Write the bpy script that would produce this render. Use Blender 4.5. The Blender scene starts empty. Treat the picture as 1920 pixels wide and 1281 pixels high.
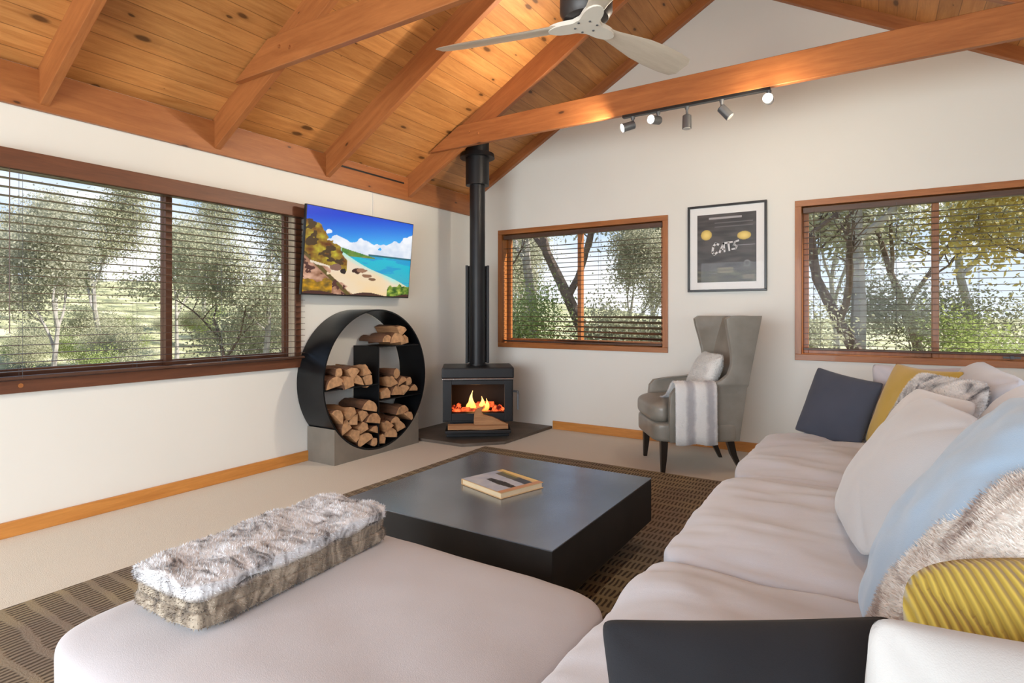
import bpy, bmesh, math, random
from mathutils import Vector, Matrix, noise
PI = math.pi
random.seed(7)
sc = bpy.context.scene
COL = sc.collection

# ------------------------------------------------------------------ camera, world, lights, exposure
H = 1.2
cam_d = bpy.data.cameras.new('camera'); cam = bpy.data.objects.new('camera', cam_d); COL.objects.link(cam)
cam.location = (0, 0, H); cam.rotation_euler = (PI/2, 0, math.radians(32.24))
cam_d.sensor_width = 36; cam_d.lens = 1078/1920*36
cam_d.shift_y = -50.5/1920; cam_d.clip_start = 0.05; cam_d.clip_end = 400
sc.camera = cam
sc.view_settings.view_transform = 'Standard'; sc.view_settings.look = 'None'
sc.view_settings.exposure = 0.15; sc.view_settings.gamma = 1.0; sc.view_settings.use_curve_mapping = False

w = bpy.data.worlds.new('sky_world'); sc.world = w; w.use_nodes = True
nt = w.node_tree; nt.nodes.clear()
def wn(t, **k):
    n = nt.nodes.new(t)
    for a, b in k.items(): setattr(n, a, b)
    return n
tc = wn('ShaderNodeTexCoord'); sep = wn('ShaderNodeSeparateXYZ'); nt.links.new(tc.outputs['Generated'], sep.inputs[0])
mr = wn('ShaderNodeMapRange'); mr.inputs[1].default_value = -0.02; mr.inputs[2].default_value = 0.55
nt.links.new(sep.outputs['Z'], mr.inputs[0])
ramp = wn('ShaderNodeValToRGB')
ramp.color_ramp.elements[0].color = (0.80, 0.86, 0.92, 1); ramp.color_ramp.elements[1].color = (0.22, 0.42, 0.80, 1)
e = ramp.color_ramp.elements.new(0.35); e.color = (0.48, 0.66, 0.92, 1)
nt.links.new(mr.outputs[0], ramp.inputs[0])
mp = wn('ShaderNodeMapping'); mp.inputs['Scale'].default_value = (2.0, 2.0, 5.0)
nt.links.new(tc.outputs['Generated'], mp.inputs[0])
nz = wn('ShaderNodeTexNoise'); nz.inputs['Scale'].default_value = 1.6; nz.inputs['Detail'].default_value = 7
nt.links.new(mp.outputs[0], nz.inputs['Vector'])
cr = wn('ShaderNodeValToRGB'); cr.color_ramp.elements[0].position = 0.47; cr.color_ramp.elements[1].position = 0.62
nt.links.new(nz.outputs['Fac'], cr.inputs[0])
mx = wn('ShaderNodeMix', data_type='RGBA'); nt.links.new(cr.outputs[0], mx.inputs[0])
nt.links.new(ramp.outputs[0], mx.inputs[6]); mx.inputs[7].default_value = (1.0, 1.0, 1.0, 1)
bg = wn('ShaderNodeBackground'); bg.inputs[1].default_value = 1.1
nt.links.new(mx.outputs[2], bg.inputs[0])
ow = wn('ShaderNodeOutputWorld'); nt.links.new(bg.outputs[0], ow.inputs[0])

def light(name, typ, loc, energy, color=(1, 1, 1), aim=None, size=None, size_y=None, **k):
    d = bpy.data.lights.new(name, typ); d.energy = energy; d.color = color
    if typ == 'AREA':
        d.shape = 'RECTANGLE'; d.size = size; d.size_y = size_y or size
    for a, b in k.items(): setattr(d, a, b)
    o = bpy.data.objects.new(name, d); COL.objects.link(o); o.location = loc
    if aim is not None: o.rotation_euler = (Vector(aim)-Vector(loc)).to_track_quat('-Z', 'Y').to_euler()
    return o
light('sun', 'SUN', (10, 20, 30), 8.0, (1.0, 0.95, 0.86), aim=(10-14, 20-7, 30-17), angle=0.01)
# fill panels added outside the unseen door and side window openings
light('door_fill', 'AREA', (-1.1, -2.40, 1.25), 272, (0.87, 0.95, 1.0), aim=(-1.1, 5, .7), size=4.4, size_y=2.3)
light('side_fill', 'AREA', (1.93, 1.5, 1.45), 22, (0.86, 0.94, 1.0), aim=(-3, 1.5, 1.0), size=3.4, size_y=1.3)

# ------------------------------------------------------------------ helpers
def tag(o, label=None, cat=None, group=None, kind=None):
    if label: o['label'] = label
    if cat: o['category'] = cat
    if group: o['group'] = group
    if kind: o['kind'] = kind
    return o
def empty(name, loc, rz=0.0, label=None, cat=None, group=None, kind=None):
    o = bpy.data.objects.new(name, None); COL.objects.link(o)
    o.empty_display_size = 0.1; o.location = loc; o.rotation_euler = (0, 0, rz)
    return tag(o, label, cat, group, kind)
def link(name, bm, mats, parent=None, smooth=False, loc=None, rot=None, auto=None):
    me = bpy.data.meshes.new(name)
    bm.normal_update(); bm.to_mesh(me); bm.free()
    for m in (mats if isinstance(mats, (list, tuple)) else [mats]): me.materials.append(m)
    if smooth or auto:
        for p in me.polygons: p.use_smooth = True
    if auto:
        me.set_sharp_from_angle(angle=math.radians(auto))
    o = bpy.data.objects.new(name, me); COL.objects.link(o)
    if loc: o.location = loc
    if rot: o.rotation_euler = rot
    if parent: o.parent = parent
    return o
def copy_tree(o, parent=None):
    c = o.copy(); COL.objects.link(c)
    if parent: c.parent = parent
    for ch in list(o.children): copy_tree(ch, c)
    return c
def BM(): return bmesh.new()
def box(bm, x0, x1, y0, y1, z0, z1, mi=0, bev=0.0, mat=None):
    r = bmesh.ops.create_cube(bm, size=1.0)
    vs = r['verts']
    for v in vs:
        v.co = Vector((x0+(v.co.x+.5)*(x1-x0), y0+(v.co.y+.5)*(y1-y0), z0+(v.co.z+.5)*(z1-z0)))
    fs = list({f for v in vs for f in v.link_faces})
    for f in fs: f.material_index = mi
    if bev > 0:
        es = list({e for v in vs for e in v.link_edges})
        rr = bmesh.ops.bevel(bm, geom=es, offset=bev, segments=2, profile=0.6, affect='EDGES')
        vs = list({v for f in rr['faces'] for v in f.verts} | {v for v in vs if v.is_valid})
    if mat is not None:
        for v in vs: v.co = mat @ v.co
    return vs
def prism(bm, pts, axis, a0, a1, mi=0):
    """extrude polygon pts (2-D) along axis from a0 to a1; the other two axes in order"""
    def mk(p, a):
        if axis == 'x': return Vector((a, p[0], p[1]))
        if axis == 'y': return Vector((p[0], a, p[1]))
        return Vector((p[0], p[1], a))
    A = [bm.verts.new(mk(p, a0)) for p in pts]; B = [bm.verts.new(mk(p, a1)) for p in pts]
    n = len(pts); fs = [bm.faces.new(A), bm.faces.new(B[::-1])]
    for i in range(n): fs.append(bm.faces.new((A[(i+1) % n], A[i], B[i], B[(i+1) % n])))
    for f in fs: f.material_index = mi
    bmesh.ops.recalc_face_normals(bm, faces=fs)
    return A+B
def frame_of(d):
    d = d.normalized(); u = d.orthogonal().normalized(); return u, d.cross(u)
def tube(bm, pts, radii, seg=12, mi=0, cap=True):
    pts = [Vector(p) for p in pts]
    if not isinstance(radii, (list, tuple)): radii = [radii]*len(pts)
    u = None; rings = []
    for i, p in enumerate(pts):
        d = (pts[min(i+1, len(pts)-1)]-pts[max(i-1, 0)]).normalized()
        if u is None: u = d.orthogonal().normalized()
        u = (u-d*u.dot(d)).normalized(); v = d.cross(u)
        rings.append([bm.verts.new(p+(u*math.cos(2*PI*k/seg)+v*math.sin(2*PI*k/seg))*radii[i]) for k in range(seg)])
    for a, b in zip(rings, rings[1:]):
        for k in range(seg):
            f = bm.faces.new((a[k], a[(k+1) % seg], b[(k+1) % seg], b[k])); f.material_index = mi
    if cap:
        bm.faces.new(rings[0][::-1]).material_index = mi; bm.faces.new(rings[-1]).material_index = mi
def fbm(p, o=3):
    return noise.fractal(Vector(p), 1.0, 2.0, o)
def soft_box(bm, cx, cy, cz, sx, sy, sz, k=7.0, crown=0.0, n=18, wr=0.0, wscale=3.0, mi=0, seed=0.0, flat_bottom=True, wdir=None):
    """puffy upholstered block: rounded box with a crowned top and soft creases. sx,sy,sz are full sizes"""
    tmp = bmesh.new(); bmesh.ops.create_cube(tmp, size=2.0)
    bmesh.ops.subdivide_edges(tmp, edges=tmp.edges[:], cuts=n, use_grid_fill=True)
    vm = {v.index: bm.verts.new(v.co) for v in (tmp.verts.index_update() or tmp.verts)}
    for f in tmp.faces: bm.faces.new([vm[v.index] for v in f.verts])
    tmp.free(); seen = list(vm.values())
    for v in seen:
        p = v.co
        # spread samples toward edges
        q = Vector([math.copysign(abs(c)**0.85, c) for c in p])
        m = (abs(q.x)**k+abs(q.y)**k+abs(q.z)**k)**(1/k)
        mm = max(abs(q.x), abs(q.y), abs(q.z))
        q = q*(mm/m) if m > 1e-6 else q
        up = max(0, q.z); edge = (1-q.x**4)*(1-q.y**4)
        x = q.x*sx/2; y = q.y*sy/2; z = q.z*sz/2
        if q.z > 0: z += crown*edge*up
        elif not flat_bottom: z -= crown*edge*(-q.z)
        if wr:
            if wdir: s = Vector((x*wdir[0], y*wdir[1], z*wdir[2]))*wscale
            else: s = Vector((x, y, z))*wscale
            w_ = fbm(s+Vector((seed*7.3, seed*3.1, seed)), 3)
            z += wr*w_*max(0, q.z) if flat_bottom else wr*w_*math.copysign(1, q.z)*abs(q.z)
            x += wr*w_*q.x*.2; y += wr*w_*q.y*.2
        v.co = Vector((cx+x, cy+y, cz+z))
    for f in {f for v in seen for f in v.link_faces}: f.material_index = mi
    return seen
def pillow_bm(w_, h_, t, pinch=0.10, wr=0.006, seed=0.0, n=40, ws=5.0, rk=9.0, sag=0.0):
    """a throw cushion lying in local XZ, thickness along Y, pinched at the corners"""
    bm = BM(); F, B = {}, {}
    for i in range(n+1):
        for j in range(n+1):
            u = -1+2*i/n; v = -1+2*j/n
            u_, v_ = math.sin(u*PI/2)*.35+u*.65, math.sin(v*PI/2)*.35+v*.65
            mm = max(abs(u_), abs(v_)); kk = (abs(u_)**rk+abs(v_)**rk)**(1/rk); rr_ = mm/kk if kk > 1e-6 else 1
            prof = (max(0, 1-abs(u_)**2.6)*max(0, 1-abs(v_)**2.6))**0.55
            x = u_*w_/2*(1-pinch*(1-v_*v_)*abs(u_)**3); z = v_*h_/2*(1-pinch*(1-u_*u_)*abs(v_)**3)
            x *= rr_; z *= rr_; z -= sag*(1-u_*u_)*max(0, v_)
            nn = fbm(Vector((x*ws+seed*5, z*ws+seed*3, seed)), 3)
            rad = math.atan2(z, x)
            cr = math.sin(rad*4+seed*2)*0.3+fbm(Vector((math.cos(rad)*3, math.sin(rad)*3, seed+4)), 2)
            edge = (u_*u_+v_*v_)*0.5
            d = t/2*prof
            F[i, j] = (x, -d-wr*nn*prof*1.5-wr*cr*prof*edge, z); B[i, j] = (x, d+wr*nn*prof, z)
    vf, vb = {}, {}
    for i in range(n+1):
        for j in range(n+1):
            vf[i, j] = bm.verts.new(F[i, j])
            border = i in (0, n) or j in (0, n)
            vb[i, j] = vf[i, j] if border else bm.verts.new(B[i, j])
    for i in range(n):
        for j in range(n):
            bm.faces.new((vf[i, j], vf[i+1, j], vf[i+1, j+1], vf[i, j+1]))
            q = (vb[i, j], vb[i, j+1], vb[i+1, j+1], vb[i+1, j])
            try: bm.faces.new(q)
            except ValueError: pass
    return bm
def add_fur(bm, length, count, width=0.004, seed=1, droop=0.5, lean=(0, 0, 0)):
    """short pile standing on an existing surface, as slim tapering hairs"""
    rnd = random.Random(seed); bm.faces.ensure_lookup_table(); bm.normal_update()
    fs = [f for f in bm.faces]; areas = [f.calc_area() for f in fs]; tot = sum(areas)
    data = []
    for f, a in zip(fs, areas):
        k = a/tot*count; m = int(k)+(1 if rnd.random() < k-int(k) else 0)
        vs = [v.co.copy() for v in f.verts]
        for _ in range(m):
            a1, a2 = rnd.random(), rnd.random()
            p = vs[0].lerp(vs[1], a1).lerp(vs[3 if len(vs) > 3 else 2].lerp(vs[2], a1), a2)
            data.append((p, f.normal.copy()))
    for p, nrm in data:
        t = Vector((rnd.uniform(-1, 1), rnd.uniform(-1, 1), rnd.uniform(-1, 1)))
        clump = noise.noise_vector(p*22)
        d = (nrm+t*droop*.6+clump*droop+Vector(lean)).normalized()
        s = d.cross(nrm+Vector((.01, .02, .03))).normalized()*width*.5
        L = length*rnd.uniform(.6, 1.15)
        a = bm.verts.new(p-s-nrm*.001); b = bm.verts.new(p+s-nrm*.001); c = bm.verts.new(p+d*L)
        bm.faces.new((a, b, c))
def place(o, c, normal, up):
    """local -Y faces `normal`, local Z follows `up`"""
    n = Vector(normal).normalized(); u = Vector(up); u = (u-n*u.dot(n)).normalized()
    y = -n; x = y.cross(u)
    o.matrix_world = Matrix(((x.x, y.x, u.x, c[0]), (x.y, y.y, u.y, c[1]), (x.z, y.z, u.z, c[2]), (0, 0, 0, 1)))

# ------------------------------------------------------------------ materials
class NB:
    def __init__(s, name):
        s.m = bpy.data.materials.new(name); s.m.use_nodes = True; s.t = s.m.node_tree; s.t.nodes.clear()
        s.out = s.n('ShaderNodeOutputMaterial'); s.b = s.n('ShaderNodeBsdfPrincipled'); s.l(s.b.outputs[0], s.out.inputs[0])
        s.tc = s.n('ShaderNodeTexCoord')
    def n(s, t, **k):
        x = s.t.nodes.new(t)
        for a, b in k.items(): setattr(x, a, b)
        return x
    def l(s, a, b): s.t.links.new(a, b)
    def val(s, sock, v):
        if isinstance(v, (int, float)): sock.default_value = v
        elif isinstance(v, (tuple, list)): sock.default_value = tuple(v)+((1,) if len(v) == 3 and sock.type == 'RGBA' else ())
        else: s.l(v, sock)
    def mapping(s, scale=(1, 1, 1), rot=(0, 0, 0), src='Object'):
        x = s.n('ShaderNodeMapping'); x.inputs['Scale'].default_value = scale; x.inputs['Rotation'].default_value = rot
        s.l(s.tc.outputs[src], x.inputs[0]); return x.outputs[0]
    def noise(s, vec, scale=5, detail=4, rough=.5, dist=0):
        x = s.n('ShaderNodeTexNoise'); s.l(vec, x.inputs['Vector'])
        x.inputs['Scale'].default_value = scale; x.inputs['Detail'].default_value = detail
        x.inputs['Roughness'].default_value = rough; x.inputs['Distortion'].default_value = dist
        return x.outputs['Fac']
    def ramp(s, fac, stops):
        x = s.n('ShaderNodeValToRGB'); s.l(fac, x.inputs[0]); e = x.color_ramp.elements
        while len(e) < len(stops): e.new(0.5)
        for el, (p, c) in zip(e, stops): el.position = p; el.color = tuple(c)+(1,) if len(c) == 3 else c
        return x.outputs[0]
    def mix(s, f, a, b, mode='MIX'):
        x = s.n('ShaderNodeMix', data_type='RGBA', blend_type=mode); s.val(x.inputs[0], f); s.val(x.inputs[6], a); s.val(x.inputs[7], b)
        return x.outputs[2]
    def math(s, op, a, b=0, c=0):
        x = s.n('ShaderNodeMath', operation=op); s.val(x.inputs[0], a); s.val(x.inputs[1], b); s.val(x.inputs[2], c); return x.outputs[0]
    def bump(s, h, strength=.3, dist=.01):
        x = s.n('ShaderNodeBump'); x.inputs['Strength'].default_value = strength; x.inputs['Distance'].default_value = dist
        s.l(h, x.inputs['Height']); s.l(x.outputs[0], s.b.inputs['Normal'])
    def set(s, **k):
        names = dict(col='Base Color', rough='Roughness', metal='Metallic', spec='Specular IOR Level', sheen='Sheen Weight', coat='Coat Weight',
                     emit='Emission Color', es='Emission Strength', srough='Sheen Roughness', sub='Subsurface Weight')
        for a, v in k.items(): s.val(s.b.inputs[names[a]], v)
        return s
def plain(name, col, rough=.6, metal=0.0, var=.06, scale=8, bump=0.0, bscale=60, **k):
    b = NB(name); v = b.mapping(); f = b.noise(v, scale, 4)
    lo = tuple(max(0, c*(1-var)) for c in col); hi = tuple(min(1, c*(1+var)) for c in col)
    b.set(col=b.ramp(f, [(.3, lo), (.7, hi)]), rough=rough, metal=metal, **k)
    if bump: b.bump(b.noise(v, bscale, 3), bump, .004)
    return b.m
def emis(name, col, strength):
    b = NB(name); b.set(col=(0, 0, 0), emit=col, es=strength); return b.m
def wood(name, lo, hi, axis='y', grain=1.0, rough=.45, knots=0.0, boards=None, coat=.1):
    b = NB(name)
    s = {'x': (1.2, 14, 14), 'y': (14, 1.2, 14), 'z': (14, 14, 1.2)}[axis]
    s = tuple(c*grain for c in s)
    v = b.mapping(s)
    f = b.noise(v, 1.6, 6, .62, .6); g = b.noise(v, 9, 3, .6)
    fac = b.math('ADD', b.math('MULTIPLY', f, .75), b.math('MULTIPLY', g, .25))
    col = b.ramp(fac, [(.30, lo), (.68, hi)])
    ob = b.tc.outputs['Object']
    if boards:
        sp = b.n('ShaderNodeSeparateXYZ'); b.l(ob, sp.inputs[0])
        q = b.math('DIVIDE', sp.outputs[0], boards); fl = b.math('FLOOR', q); fr = b.math('FRACT', q)
        wn_ = b.n('ShaderNodeTexWhiteNoise', noise_dimensions='1D'); b.l(fl, wn_.inputs['W'])
        tone = b.math('MULTIPLY_ADD', wn_.outputs['Value'], .30, .82)
        cb = b.n('ShaderNodeCombineColor')
        for i in range(3): b.l(tone, cb.inputs[i])
        col = b.mix(1.0, col, cb.outputs[0], 'MULTIPLY')
        d = b.math('MINIMUM', fr, b.math('SUBTRACT', 1.0, fr))
        line = b.math('LESS_THAN', d, .018)
        col = b.mix(b.math('MULTIPLY', line, .62), col, tuple(c*.25 for c in lo))
    if knots:
        so = b.n('ShaderNodeSeparateXYZ'); b.l(ob, so.inputs[0]); ia = 'xyz'.index(axis); oth = [i for i in range(3) if i != ia]
        cm = b.n('ShaderNodeCombineXYZ')
        b.l(b.math('MULTIPLY', so.outputs[ia], 2.6), cm.inputs[0])
        b.l(b.math('MULTIPLY', b.math('ADD', so.outputs[oth[0]], so.outputs[oth[1]]), 6.5), cm.inputs[1])
        kv = cm.outputs[0]
        dn = b.n('ShaderNodeTexNoise'); b.l(kv, dn.inputs['Vector']); dn.inputs['Scale'].default_value = 3
        md = b.n('ShaderNodeMix', data_type='RGBA'); md.inputs[0].default_value = .10; b.l(kv, md.inputs[6]); b.l(dn.outputs['Color'], md.inputs[7])
        vo = b.n('ShaderNodeTexVoronoi', voronoi_dimensions='2D'); b.l(md.outputs[2], vo.inputs['Vector']); vo.inputs['Scale'].default_value = 1.0
        sp2 = b.n('ShaderNodeSeparateColor'); b.l(vo.outputs['Color'], sp2.inputs[0])
        rad = b.math('MULTIPLY_ADD', b.math('SUBTRACT', sp2.outputs[0], 1-knots), .30, .0)
        ratio = b.math('DIVIDE', vo.outputs['Distance'], b.math('MAXIMUM', rad, .0001))
        kn = b.ramp(ratio, [(.55, (1, 1, 1)), (1.0, (0, 0, 0))])
        halo = b.ramp(b.math('MULTIPLY', ratio, .4), [(.3, (1, 1, 1)), (1.0, (0, 0, 0))])
        col = b.mix(b.math('MULTIPLY', halo, .35), col, tuple(c*.55 for c in lo))
        col = b.mix(b.math('MULTIPLY', kn, .85), col, tuple(c*.18 for c in lo))
    b.set(col=col, rough=rough, coat=coat)
    b.bump(fac, .12, .004)
    return b.m
def attr_mat(name, rough=.5, emit=0.0, attr='Col', **k):
    b = NB(name); a = b.n('ShaderNodeVertexColor'); a.layer_name = attr
    if emit: b.set(col=(0.01, .01, .01), emit=a.outputs[0], es=emit, rough=rough, **k)
    else: b.set(col=a.outputs[0], rough=rough, **k)
    return b.m

M = {}
M['wall'] = plain('wall_paint', (.80, .79, .745), .85, var=.012, scale=2, bump=.05, bscale=180)
M['lining'] = wood('pine_lining', (.40, .150, .036), (.64, .30, .095), 'y', 1.0, .48, knots=.5, boards=.135)
M['beam'] = wood('beam_timber', (.27, .085, .022), (.42, .155, .045), 'y', 1.0, .5, knots=.3)
M['beamx'] = wood('beam_timber_across', (.28, .088, .023), (.44, .16, .047), 'x', 1.0, .5, knots=.3)
M['frame'] = wood('window_timber', (.095, .032, .014), (.17, .058, .024), 'y', 1.3, .5, coat=0)
M['framex'] = wood('window_timber_across', (.27, .085, .02), (.44, .16, .04), 'x', 1.3, .4)
M['framez'] = wood('window_timber_upright', (.27, .085, .02), (.44, .16, .04), 'z', 1.3, .4)
M['slat'] = wood('slat_timber', (.045, .02, .012), (.10, .042, .022), 'y', 1.0, .45)
M['slatx'] = wood('slat_timber_across', (.05, .024, .014), (.12, .055, .03), 'x', 1.0, .45)
M['base'] = wood('baseboard_timber', (.46, .17, .03), (.68, .30, .07), 'y', 1.0, .35, knots=.1)
M['basex'] = wood('baseboard_timber_across', (.46, .17, .03), (.68, .30, .07), 'x', 1.0, .35, knots=.1)
M['jamb'] = wood('jamb_pale', (.55, .40, .26), (.78, .64, .48), 'z', 1.0, .5)  # paler tone than the other window timber, used on one window
b = NB('window_glass'); tr = b.n('ShaderNodeBsdfTransparent'); gl = b.n('ShaderNodeBsdfGlossy'); gl.inputs['Roughness'].default_value = .02
ms = b.n('ShaderNodeMixShader'); ms.inputs[0].default_value = .004; b.l(tr.outputs[0], ms.inputs[1]); b.l(gl.outputs[0], ms.inputs[2]); b.l(ms.outputs[0], b.out.inputs[0]); M['glass'] = b.m
def carpet():
    b = NB('cream_carpet'); v = b.mapping(); f = b.noise(v, 220, 3, .7); g = b.noise(v, 3, 3)
    c = b.ramp(f, [(.32, (.58, .52, .43)), (.62, (.78, .73, .63))]); c = b.mix(b.math('MULTIPLY', g, .18), c, (.62, .55, .45))
    b.set(col=c, rough=.95, sheen=.2); b.bump(f, .5, .006); return b.m
M['carpet'] = carpet()
def rugm():
    b = NB('brown_woven_rug'); v = b.mapping()
    wv = b.n('ShaderNodeTexWave', wave_type='BANDS', bands_direction='X'); b.l(v, wv.inputs['Vector'])
    wv.inputs['Scale'].default_value = 14; wv.inputs['Distortion'].default_value = 3; wv.inputs['Detail'].default_value = 1; wv.inputs['Detail Scale'].default_value = 1.0
    sp = b.n('ShaderNodeSeparateXYZ'); b.l(v, sp.inputs[0])
    yy = b.math('ADD', sp.outputs[1], b.math('MULTIPLY', b.noise(v, 5, 2), .06))
    row = b.ramp(b.math('MULTIPLY_ADD', b.math('SINE', b.math('MULTIPLY', yy, 2*PI/.10)), .5, .5), [(.12, (0, 0, 0)), (.35, (1, 1, 1))])
    gap = b.math('MULTIPLY', b.ramp(wv.outputs['Fac'], [(.25, (1, 1, 1)), (.6, (0, 0, 0))]), row)
    f = b.noise(v, 160, 3, .7); g = b.noise(v, 1.6, 4)
    base = b.mix(b.ramp(g, [(.40, (0, 0, 0)), (.62, (1, 1, 1))]), (.27, .215, .165), (.40, .325, .19))
    c = b.mix(gap, base, (.075, .052, .032)); c = b.mix(b.math('MULTIPLY', f, .35), c, (.12, .095, .07))
    b.set(col=c, rough=.95); b.bump(b.math('SUBTRACT', f, gap), .6, .008); return b.m
M['rug'] = rugm()
M['slate'] = plain('hearth_stone', (.13, .105, .085), .5, var=.3, scale=4, bump=.15, bscale=20)
M['blackmetal'] = plain('black_steel', (.012, .012, .014), .42, metal=.3, var=.2)
M['ringmetal'] = plain('ring_black_steel', (.010, .011, .013), .30, metal=.4, var=.3, scale=5)
M['plinth'] = plain('plinth_grey_brown', (.20, .175, .145), .6, var=.12, scale=6)
M['chrome'] = plain('chrome', (.75, .75, .77), .15, metal=1.0, var=.02)
M['bulb'] = emis('lamp_glow', (1, .93, .78), 45)
M['darkgrey'] = plain('spot_grey', (.12, .125, .135), .45, metal=.4)
M['fanw'] = plain('fan_white', (.74, .70, .63), .45, var=.03)
M['fanwood'] = wood('fan_pale_timber', (.50, .42, .34), (.62, .54, .45), 'x', 1.0, .45)
M['tabletop'] = plain('table_top_dark', (.36, .42, .51), .24, var=.2, scale=2.5, spec=.9, metal=.8)
M['tableside'] = plain('table_side_dark', (.013, .010, .008), .65, var=.3)
def leather():
    b = NB('grey_leather'); v = b.mapping(); f = b.noise(v, 6, 4); vo = b.n('ShaderNodeTexVoronoi'); b.l(v, vo.inputs['Vector']); vo.inputs['Scale'].default_value = 190
    b.set(col=b.ramp(f, [(.3, (.215, .20, .17)), (.7, (.29, .27, .235))]), rough=.36, coat=.12); b.bump(vo.outputs['Distance'], .12, .002); return b.m
M['leather'] = leather()
M['ebony'] = plain('ebony_leg', (.018, .013, .010), .35)
def cloth(name, col, var=.05, weave=500, rough=.9, sheen=.35, bump=.25):
    b = NB(name); v = b.mapping(); f = b.noise(v, 4, 3); w1 = b.noise(v, weave, 2)
    lo = tuple(c*(1-var) for c in col); hi = tuple(min(1, c*(1+var)) for c in col)
    b.set(col=b.ramp(f, [(.3, lo), (.7, hi)]), rough=rough, sheen=sheen); b.bump(w1, bump, .002); return b.m
M['sofa'] = cloth('sofa_linen', (.575, .59, .645), .03)
M['ottoman'] = cloth('ottoman_linen', (.46, .44, .46), .03)
M['navy'] = cloth('slate_blue_velvet', (.055, .065, .095), .12, sheen=.12)
M['charcoal'] = cloth('charcoal_velvet', (.009, .010, .014), .12, sheen=.03)
M['mustard'] = cloth('mustard_velvet', (.52, .345, .055), .1, sheen=.3)
M['greylinen'] = cloth('grey_linen', (.50, .50, .51), .04)
M['whitelinen'] = cloth('white_linen', (.62, .62, .63), .03)
M['beige'] = cloth('beige_white_linen', (.44, .43, .42), .04)
M['blue'] = cloth('pale_blue_cotton', (.30, .42, .56), .08)
M['lilac'] = cloth('pale_lilac_linen', (.52, .49, .52), .04)
def cord():
    b = NB('mustard_corduroy'); v = b.mapping(); sp = b.n('ShaderNodeSeparateXYZ'); b.l(v, sp.inputs[0])
    x = b.math('ADD', sp.outputs[0], b.math('MULTIPLY', b.noise(v, 6, 2), .02))
    s_ = b.math('SINE', b.math('MULTIPLY', x, 2*PI/.0115)); f = b.math('MULTIPLY_ADD', s_, .5, .5)
    b.set(col=b.ramp(f, [(.1, (.36, .25, .03)), (.8, (.54, .40, .065))]), rough=.85, sheen=.3); b.bump(f, .8, .006); return b.m
M['cord'] = cord()
def fur(name, stops, scale=9, stretch=(1, 1, 1), dist=1.2):
    b = NB(name); v = b.mapping(stretch); f = b.noise(v, scale, 5, .6, dist)
    b.set(col=b.ramp(f, stops), rough=.9, sheen=.4); b.bump(b.noise(v, 90, 3), .4, .006); return b.m
M['furgrey'] = fur('fur_white_charcoal', [(.36, (.10, .10, .11)), (.46, (.55, .53, .52)), (.56, (.78, .76, .74))], 7)
M['furcream'] = fur('fur_cream_taupe', [(.36, (.28, .20, .17)), (.48, (.66, .60, .55)), (.60, (.80, .77, .73))], 7)
M['furwhite'] = fur('fur_white', [(.3, (.66, .64, .62)), (.7, (.82, .80, .77))], 8)
def furthrow():
    b = NB('fur_throw_silver_brown'); v = b.mapping((1, 2.2, 1)); f = b.noise(v, 9, 5, .6, 1.6)
    top = b.ramp(f, [(.34, (.10, .09, .09)), (.43, (.40, .39, .40)), (.56, (.72, .73, .76))])
    side = b.ramp(f, [(.34, (.07, .05, .035)), (.5, (.22, .17, .12)), (.66, (.42, .35, .27))])
    sp = b.n('ShaderNodeSeparateXYZ'); b.l(b.tc.outputs['Object'], sp.inputs[0])
    m_ = b.ramp(b.math('ADD', sp.outputs[2], b.math('MULTIPLY', b.noise(v, 12, 3), .02)), [(.076, (0, 0, 0)), (.094, (1, 1, 1))])
    b.set(col=b.mix(m_, side, top), rough=.9, sheen=.4); return b.m
M['furthrow'] = furthrow()
def stripethrow():
    b = NB('striped_fur_throw'); v = b.mapping(); sp = b.n('ShaderNodeSeparateXYZ'); b.l(v, sp.inputs[0])
    x = b.math('ADD', sp.outputs[0], b.math('MULTIPLY', b.noise(v, 20, 3), .03)); f = b.math('MULTIPLY_ADD', b.math('SINE', b.math('MULTIPLY', x, 2*PI/.15)), .5, .5)
    b.set(col=b.ramp(f, [(.1, (.44, .43, .45)), (.6, (.74, .73, .72))]), rough=.9, sheen=.3); b.bump(b.noise(v, 120, 2), .5, .006); return b.m
M['stripe'] = stripethrow()
M['bark'] = wood('log_bark', (.085, .04, .022), (.22, .10, .05), 'x', 1.5, .85)
M['splitwood'] = wood('split_wood', (.30, .13, .055), (.52, .28, .13), 'x', 2.0, .8, coat=0)
M['logend'] = plain('log_end_grain', (.50, .29, .15), .85, var=.35, scale=25)
M['blackplastic'] = plain('black_plastic', (.012, .012, .013), .35)
M['white'] = plain('mat_board_white', (.84, .84, .84), .8, var=.01)

# ------------------------------------------------------------------ the room
XL, XR, YB, YN = -3.95, 1.75, 5.35, -2.2
XRIDGE, SL = -1.10, 0.572
TH = math.atan(SL)
Z0 = 2.35            # rafter underside at the wall
def zl(x): return Z0+0.22+SL*((x-XL) if x < XRIDGE else (XR-x))     # lining underside
def zr(x): return Z0+SL*((x-XL) if x < XRIDGE else (XR-x))
WT = .14
W1 = (1.06, 3.03, .80, 2.09)       # y0,y1,z0,z1 on the left wall
W2 = (-3.55, -1.64, .84, 2.135)    # x0,x1,z0,z1 on the back wall
W3 = (-.565, 1.35, .82, 2.15)
AR = .05                           # architrave width
def S(o, label, cat=None): return tag(o, label, cat, kind='structure')

bm = BM(); box(bm, XL-WT, XR+WT, YN-WT, YB+WT, -.12, 0)
S(link('floor', bm, M['carpet']), 'cream loop pile carpet covering the living room floor')
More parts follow.
